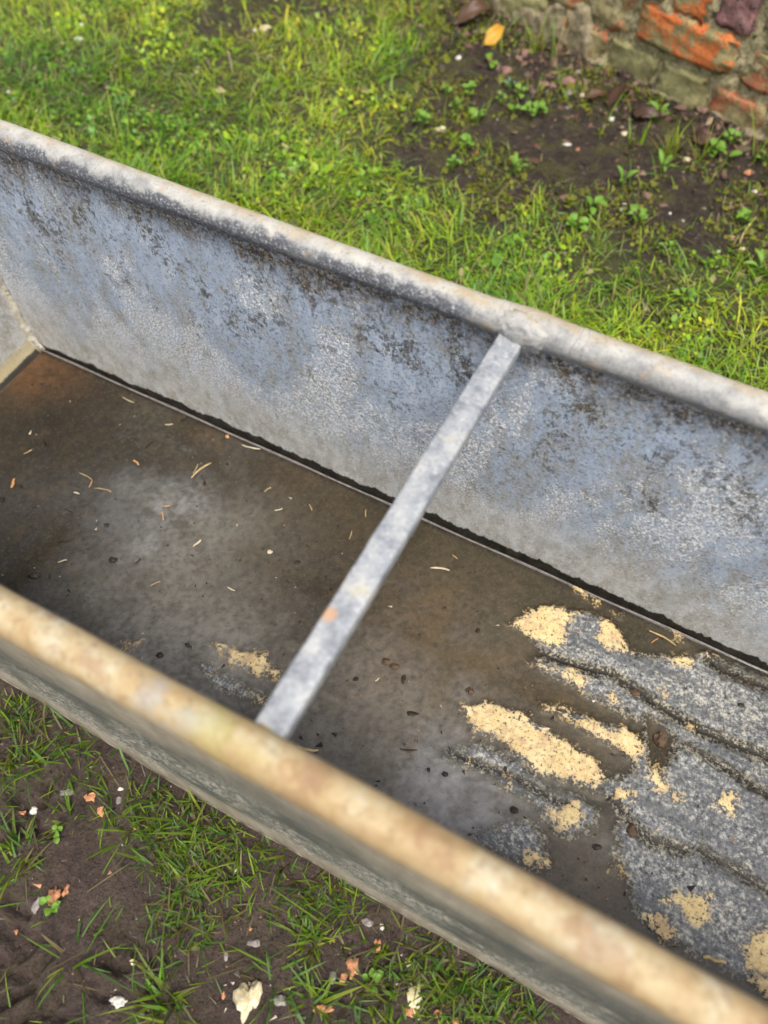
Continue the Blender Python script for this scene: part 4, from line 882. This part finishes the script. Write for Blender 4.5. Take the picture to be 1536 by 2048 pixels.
for i, (u, v_, n, L, lb) in enumerate(WT):
    rr3 = np.random.default_rng(160 + i); a = rr3.random(n) * 6.28; r = 0.014 * np.sqrt(rr3.random(n)); P = np.column_stack([r * np.cos(a), r * np.sin(a), np.full(n, -0.003)])
    v, q, t, c = blades(P, L * rr3.lognormal(0, 0.25, n), np.full(n, 0.0026), np.abs(rr3.normal(0.25, 0.2, n)), rr3.random(n) * 6.28, rr3.uniform(0, 0.7, n), tints(n, rr3, None, 0.3) * np.array([1.2, 1.05, 1]))
    o = link('grass_tuft', mesh('grass_tuft', v, q, t, smooth=False, col=dict(tint=c)), M['blade'], label=lb, category='grass tuft', group='grass tufts by the wall'); o.location = on_ground(u, v_)

# ------------------------------------------------------------------ weeds, fallen leaves
def leaf_mesh(name, L, Wd, cup=0.15, curl=0.1, n=6, tip=1.0):
    V = []; Q = []
    for i in range(n + 1):
        t = i / n; w = Wd / 2 * (math.sin(math.pi * min(1, t ** 0.8)) ** 0.7 if 0 < t < 1 else 0.04)
        for s in (-1, -0.5, 0, 0.5, 1): V.append((L * t, w * s, cup * w * abs(s) * 2 + curl * L * math.sin(t * 2.6)))
    for i in range(n):
        for k in range(4): a = i * 5 + k; Q.append((a, a + 5, a + 6, a + 1))
    return mesh(name, V, Q)
LM = {'round': leaf_mesh('leaf', 0.013, 0.012, 0.2, 0.12), 'long': leaf_mesh('leaf', 0.024, 0.008, 0.25, 0.2), 'tiny': leaf_mesh('leaf', 0.008, 0.0075, 0.25, 0.15), 'oval': leaf_mesh('leaf', 0.021, 0.014, 0.15, 0.1)}
for k in LM: LM[k].materials.append(M['weed'])
LMB = LM['tiny'].copy(); LMB.materials.clear(); LMB.materials.append(M['bluegreen'])
def weed(u, v_, kind, n, spread, label, seed):
    rr = np.random.default_rng(seed); e = link('weed', None, label=label, category='weed', group='weeds on the soil by the wall'); e.location = on_ground(u, v_)
    st = []
    for i in range(n):
        a = 2.4 * i + rr.normal(0, 0.3); r = spread * math.sqrt((i + 0.3) / n); me = LMB if kind == 'blue' else LM[kind]
        o = link('leaf', me, None, e); o.location = (r * math.cos(a) * 0.7, r * math.sin(a) * 0.7, 0.006 + 0.012 * rr.random() * (1 - i / n) + 0.004)
        s = 0.8 + 0.5 * rr.random(); o.scale = (s, s, s); o.rotation_euler = (rr.normal(0, 0.25), -0.15 + rr.normal(0, 0.2) - 0.5 * (1 - i / n) * (kind == 'long'), a)
        st.append((np.array([[0, 0, -0.004], [r * math.cos(a) * 0.35, r * math.sin(a) * 0.35, 0.005], [*o.location]])))
    V, Q = [], []
    for p in st:
        v, q, _ = tube(p + np.array([[0, 0, 0], [0, 0, 0.0005], [1e-4, 0, 0]]), 0.0006, 4, False); Q.append(q + len(V) * 12); V.append(v)
    link('stem', mesh('stem', np.concatenate(V), np.concatenate(Q)), M['weed'], e)
WEEDS = [(938, 190, 'round', 7, 0.014, 'weed of rounded leaves left of the leafiest weed, near bare soil edge'), (911, 218, 'tiny', 8, 0.012, 'tiny leaved weed above the cream pebble'), (954, 245, 'oval', 4, 0.010, 'single bright leafed sprout right of the cream pebble'),
 (1000, 214, 'tiny', 5, 0.010, 'little sprout between bright sprout and leafiest weed'), (1026, 230, 'round', 6, 0.012, 'pale weed touching the left of the leafiest weed'), (1068, 229, 'round', 14, 0.024, 'leafiest weed, bright green, in the middle of the soil'),
 (1042, 192, 'round', 5, 0.011, 'weed of few round leaves just above the leafiest weed'), (1020, 178, 'blue', 7, 0.014, 'blue green weed of tiny leaves above the leafiest weed'), (980, 135, 'oval', 3, 0.009, 'small weed below the yellow leaf'),
 (931, 297, 'round', 7, 0.016, 'yellowish weed below the cream pebble'), (1030, 347, 'long', 7, 0.010, 'star shaped weed alone on the lower soil'), (845, 248, 'round', 9, 0.018, 'clump of leaves on the lawn edge left of cream pebble'),
 (892, 190, 'tiny', 7, 0.012, 'smallest weed on the left edge of the soil'), (906, 335, 'tiny', 9, 0.014, 'sprout where thick grass meets the soil'), (1311, 240, 'long', 9, 0.012, 'upright bright weed at the foot of the algae bricks'),
 (1424, 306, 'round', 12, 0.024, 'round leaved weed in shade of the wall, left part'), (1462, 284, 'round', 8, 0.016, 'round leaved weed touching the wall foot'), (1451, 326, 'oval', 2, 0.006, 'one large oval leaf in front of the round leaved weed'),
 (1322, 345, 'long', 6, 0.010, 'low weed just below the wispy tuft'), (1245, 368, 'long', 4, 0.008, 'lone sprout left of the low weed'), (1182, 421, 'oval', 4, 0.014, 'weed with a pair of broad leaves near the lawn edge'),
 (1272, 442, 'round', 9, 0.018, 'compact bright weed on moss near the lawn edge'), (1484, 447, 'round', 8, 0.015, 'pale rosette weed near the thin twig'), (1152, 458, 'round', 8, 0.014, 'yellow green weed on the lawn edge'),
 (1331, 508, 'tiny', 14, 0.020, 'yellow green mossy weed at the lawn edge below bare soil'), (1530, 320, 'round', 5, 0.014, 'weed cut by the right edge of the photo'), (1520, 545, 'long', 7, 0.016, 'weed at the right edge in the grass'),
 (225, 98, 'tiny', 6, 0.01, 'small weed in the upper left lawn'), (118, 1672, 'tiny', 4, 0.007, 'tiny seedling in the mud beside the left tuft'), (108, 1812, 'tiny', 6, 0.008, 'seedling just below the largest orange crumb'), (745, 1962, 'tiny', 6, 0.009, 'leafy seedling beside the orange crumbs at the bottom'), (1365, 600, 'round', 6, 0.014, 'blue tinged leafy weed in the grass behind the rim')]
for i, w in enumerate(WEEDS): weed(*w, 400 + i)

def fallen(name, u, v_, L, Wd, mat, label, rot, curl=0.25, tilt=(0, 0)):
    me = leaf_mesh(name, L, Wd, 0.25, curl, 9); rr = np.random.default_rng(int(u)); co = np.array([v.co[:] for v in me.vertices]); co += rr.normal(0, L * 0.028, co.shape); me.vertices.foreach_set('co', co.astype(np.float32).ravel())
    o = link(name, me, M[mat], label=label, category='leaf', group='fallen leaves'); p = on_ground(u, v_); o.location = p + Vector((0, 0, 0.008)); o.rotation_euler = (tilt[0], tilt[1], rot)
    md = o.modifiers.new('thickness', 'SOLIDIFY'); md.thickness = 0.0006
    return o
fallen('fallen_leaf', 968, 98, 0.062, 0.034, 'yellowleaf', 'yellow autumn leaf lying on soil near the wall', ROT[2] + 0.75, 0.15, (0.5, -0.25))
fallen('fallen_leaf', 905, 60, 0.10, 0.04, 'brownleaf', 'large curled brown leaf at the top near the wall', ROT[2] + 0.35, 0.35, (0.4, 0))
fallen('fallen_leaf', 1215, 225, 0.075, 0.035, 'brownleaf', 'curled brown leaf in the hollow below the algae bricks', ROT[2] + 0.7, 0.3, (-0.3, 0))
fallen('fallen_leaf', 1262, 232, 0.06, 0.03, 'brownleaf', 'dark brown leaf leaning on the wall foot', ROT[2] - 0.4, 0.25, (0.6, 0))
fallen('fallen_leaf', 1165, 205, 0.05, 0.03, 'brownleaf', 'small brown leaf left of the curled brown leaf', ROT[2] + 0.1, 0.2, (0.1, 0.1))
fallen('fallen_leaf', 1380, 275, 0.055, 0.03, 'brownleaf', 'rusty brown leaf wedged along the wall foot', ROT[2] - 0.5, 0.2, (0.7, 0))

# ------------------------------------------------------------------ stones and brick crumbs on the ground
STONES = [
 (110, 1792, 26, 30, 'crumb', 'largest orange brick crumb, in mud at the left'), (132, 1781, 12, 18, 'crumb', 'smaller orange crumb just right of the largest one'), (181, 1595, 20, 13, 'crumb', 'pinkish brick crumb on mud near the trough foot'), (202, 1621, 11, 20, 'crumb', 'narrow pink crumb beside a small tuft'),
 (44, 1627, 15, 8, 'crumb', 'small orange crumb beside the white stone at the left'), (68, 1622, 17, 14, 'whitestone', 'white pebble in mud near the left edge'), (241, 1578, 12, 8, 'whitestone', 'white chip near the trough foot'), (500, 1992, 42, 58, 'creamstone', 'largest cream lump of old mortar at the bottom'),
 (238, 2004, 40, 18, 'whitestone', 'white shard of crockery pressed in the mud at the bottom'), (558, 2000, 30, 20, 'greystone', 'grey gritty pebble right of the large cream lump'), (706, 1938, 18, 34, 'crumb', 'upper right of a pair of orange crumbs near the bottom'), (686, 1956, 14, 18, 'crumb', 'lower left of a pair of orange crumbs near the bottom'),
 (650, 2019, 32, 14, 'crumb', 'flat orange crumb at the bottom edge'), (828, 1995, 28, 44, 'creamstone', 'cream and orange lump below the trough foot'), (818, 2024, 20, 18, 'crumb', 'orange crumb under the cream and orange lump'), (877, 2027, 18, 13, 'crumb', 'bright orange crumb right of the cream lump'), (912, 2042, 18, 14, 'crumb', 'pink crumb at the bottom edge of the photo'),
 (756, 1889, 14, 20, 'crumb', 'orange crumb near the trough foot right of centre'), (764, 1854, 9, 12, 'whitestone', 'white chip close under the trough right of centre'), (735, 1845, 22, 16, 'greystone', 'grey pebble left of the white chip under the trough'), (508, 1886, 26, 12, 'greystone', 'flat grey stone in the middle of the mud'), (500, 1858, 7, 6, 'crumb', 'tiny orange grain in the middle of the mud'),
 (133, 1586, 28, 12, 'greystone', 'pair of grey pebbles pressed in mud at the left'), (238, 1602, 12, 13, 'greystone', 'grey pebble between white chip and pink crumb'), (62, 1664, 14, 10, 'greystone', 'bluish grey pebble below the white pebble'), (73, 1811, 13, 26, 'greystone', 'upright grey stone left of the largest orange crumb'), (818, 1927, 20, 11, 'creamstone', 'pale chip above the bushy tuft'), (452, 1912, 10, 16, 'greystone', 'small grey stone above the large cream lump'), (665, 1955, 16, 20, 'greystone', 'grey stone left of the pair of orange crumbs'), (283, 2030, 12, 14, 'greystone', 'grey brown pebble at the bottom, right of white shard'),
 (447, 1992, 10, 18, 'crumb', 'narrow orange crumb left of the large cream lump'), (268, 1924, 14, 8, 'creamstone', 'pale crumbly fleck right of a round boot mark'), (39, 1865, 8, 8, 'crumb', 'orange grain on the tread marks at the left'),
 (1134, 289, 17, 7, 'whitestone', 'bright white chip on dark soil'), (1223, 237, 13, 12, 'whitestone', 'white pebble left of the upright weed by the wall'), (1509, 383, 11, 10, 'whitestone', 'white pebble near the right edge of the soil'), (1375, 320, 18, 13, 'creamstone', 'cream pebble right of the wispy tuft'), (1485, 498, 14, 8, 'creamstone', 'cream chip under the thin twig'), (1190, 196, 18, 14, 'crumb', 'orange crumb among brown leaves'), (1293, 392, 16, 18, 'pinkstone', 'pinkish brown stone on the lower soil'), (1461, 475, 18, 9, 'crumb', 'red chip left of the thin twig'),
 (1499, 342, 16, 10, 'crumb', 'orange chip below the shoots at the right'), (882, 260, 22, 12, 'creamstone', 'cream pebble on the left edge of the soil'), (1012, 146, 20, 22, 'pinkstone', 'pink stone below the yellow leaf'), (1050, 107, 18, 22, 'pinkstone', 'pale pink stone left of the grass against the wall'), (1088, 172, 18, 14, 'pinkstone', 'left of two pink stones on the soil'), (1106, 174, 14, 13, 'pinkstone', 'right of two pink stones on the soil'), (1157, 143, 11, 10, 'whitestone', 'white pebble at the foot of the render'),
 (1135, 165, 28, 18, 'pinkstone', 'reddish flat stone near the render foot'), (1136, 187, 18, 14, 'greystone', 'grey stone below the reddish flat stone'), (1166, 190, 9, 9, 'creamstone', 'yellowish grain left of the orange crumb'), (917, 119, 11, 9, 'whitestone', 'pale pebble left of the yellow leaf'), (1284, 348, 16, 12, 'pinkstone', 'pinkish stone left of the low weed'), (1248, 268, 14, 12, 'creamstone', 'tan chip near the bright green shoots'), (1242, 421, 7, 6, 'whitestone', 'tiny white grain right of the broad leaved weed'), (1340, 428, 6, 6, 'whitestone', 'tiny pale grain in the middle of lower soil'),
 (1437, 503, 10, 7, 'whitestone', 'pale grain at the lawn edge below the twig'), (157, 80, 17, 14, 'whitestone', 'white fleck in the upper left lawn'), (163, 52, 11, 10, 'whitestone', 'smaller white fleck above another in the upper left lawn'), (16, 185, 14, 10, 'whitestone', 'white fleck in the lawn at the left edge'), (530, 58, 18, 14, 'creamstone', 'tan stone on the bare patch at the top'), (510, 62, 9, 9, 'whitestone', 'pale pebble beside the tan stone at the top'), (497, 74, 9, 8, 'pinkstone', 'pink grain on the bare patch at the top'), (980, 118, 10, 8, 'crumb', 'small red grain under the yellow leaf'), (1136, 215, 10, 8, 'greystone', 'grey grain on the trodden soil'), (1155, 300, 8, 7, 'crumb', 'red grain right of the bright white chip'), (1325, 225, 14, 10, 'pinkstone', 'pink chip beside the upright weed')]
for i, (u, v_, w, h, mt, lb) in enumerate(STONES):
    p = on_ground(u, v_); dist = (np.array(p) - CAM) @ (R3 @ np.array([0, 0, -1.0])); s = dist / F_PX
    o = link('brick_crumb' if mt == 'crumb' else 'stone', lump_mesh('stone', w * s / 2, h * s / 2 * 1.1, min(w, h) * s * 0.42, 1200 + i, 3 if max(w, h) > 20 else 2, 0.55 if mt in ('crumb', 'creamstone') else 0.34), M[mt], label=lb, category='brick crumb' if mt == 'crumb' else 'stone', group='crumbs and stones on the ground')
    o.location = p + Vector((0, 0, min(w, h) * s * 0.03)); o.rotation_euler = (0, 0, ROT[2])
a = on_ground(1478, 488); b = on_ground(1508, 443)
tw = link('twig', stick_mesh('twig', (b - a).length, 0.004, 0.004, 999, 0.03), M['straw'], label='thin pale twig lying on soil near the right edge', category='twig'); tw.location = (a + b) / 2 + Vector((0, 0, 0.003)); tw.rotation_euler = (0, 0, math.atan2(b.y - a.y, b.x - a.x))
# gravel and grit
def soil_region(r_, n):
    P = np.column_stack([r_.uniform(-1.2, 0.9, n), r_.uniform(0.8, 1.95, n)]); k = (sdist(P, SOIL) > 0) & (-((P - WALL_A[:2]) @ np.array([-WALL_T[1], WALL_T[0]])) > 0); return P[k & (vnoise(P[:, 0] * 9, P[:, 1] * 9, 3) > r_.random(n) * 0.9)]
def mud_region(r_, n): return np.column_stack([r_.uniform(-0.75, 0.45, n), r_.uniform(-0.42, -0.005, n)])
_cache = {}
def fast_z(P): return ground_height(P)
def grit(name, n, region, size, colors, seed, **kw):
    pts = region(np.random.default_rng(seed), n); zz = ground_height(pts); d = {(float(a), float(b)): float(z) for (a, b), z in zip(pts, zz)}
    return speckles(name, 0, lambda r_, _: pts, size, colors, speckm, lambda x, y: d[(float(x), float(y))], seed + 1, **kw)
grit('grit', 2600, soil_region, 0.0019, [(0.06, 0.045, 0.035)] * 4 + [(0.22, 0.11, 0.08)] * 3 + [(0.4, 0.37, 0.3)] * 1 + [(0.015, 0.01, 0.008)] * 4 + [(0.3, 0.1, 0.05)], 21, kind='stuff', label='fine grit and brick dust on the soil by the wall', category='grit')
grit('soil_crumbs', 5200, soil_region, 0.0036, [(0.030, 0.021, 0.015)] * 5 + [(0.055, 0.038, 0.028)] * 4 + [(0.11, 0.065, 0.048)] * 2 + [(0.075, 0.03, 0.02)] * 2, 27, kind='stuff', label='dark crumbs of loose soil before the wall', category='soil')
def litter_region(r_, n):
    t = r_.uniform(-0.75, 0.95, n); d = np.abs(r_.exponential(0.07, n)) + 0.004; nn = np.array([-WALL_T[1], WALL_T[0]])
    return WALL_A[:2] + t[:, None] * WALL_T[:2] - d[:, None] * nn
def flakes(name, pts, size, colors, seed, **kw):
    """scraps of dead leaf: small bent four-cornered flakes lying at all angles"""
    r_ = np.random.default_rng(seed); z = ground_height(pts); V = []; Q = []; C = []
    for (x, y), zz in zip(pts, z):
        L = size * r_.lognormal(0, 0.4); w = L * r_.uniform(0.35, 0.8); e = Euler((r_.normal(0, 0.5), r_.normal(0, 0.5), r_.random() * 6.28)).to_matrix(); k = len(V)
        for a, b, h in ((-1, 0, 0), (-0.1, -1, 0.25), (1, 0.15, 0), (0.15, 1, 0.3)):
            p = e @ Vector((a * L / 2, b * w / 2, h * w / 2)); V.append((x + p.x, y + p.y, zz + 0.003 + p.z))
        Q.append((k, k + 1, k + 2, k + 3)); C += [np.array(colors[r_.integers(len(colors))]) * r_.uniform(0.6, 1.3)] * 4
    return link(name, mesh(name, V, Q, None, smooth=False, col=dict(tint=np.array(C))), speckm, **kw)
BR = [(0.075, 0.045, 0.03), (0.12, 0.07, 0.045), (0.05, 0.03, 0.022), (0.16, 0.085, 0.06), (0.10, 0.045, 0.03), (0.22, 0.16, 0.10)]
flakes('leaf_litter', litter_region(np.random.default_rng(33), 1500), 0.013, BR, 34, kind='stuff', label='brown scraps of dead leaf along the foot of the wall', category='leaf litter')
flakes('thatch', lawn_pts(2600, (-2.2, 0.8, W_Y + 0.05, 2.0)), 0.011, BR + [(0.30, 0.26, 0.12)] * 4, 36, kind='stuff', label='dead brown and straw coloured scraps lying in the lawn', category='thatch')
grit('mud_grit', 1500, mud_region, 0.0012, [(0.10, 0.08, 0.07)] * 3 + [(0.03, 0.02, 0.018)] * 4 + [(0.45, 0.40, 0.33)] * 1 + [(0.4, 0.2, 0.11)], 23, kind='stuff', label='fine pale grit in the trodden mud', category='grit')
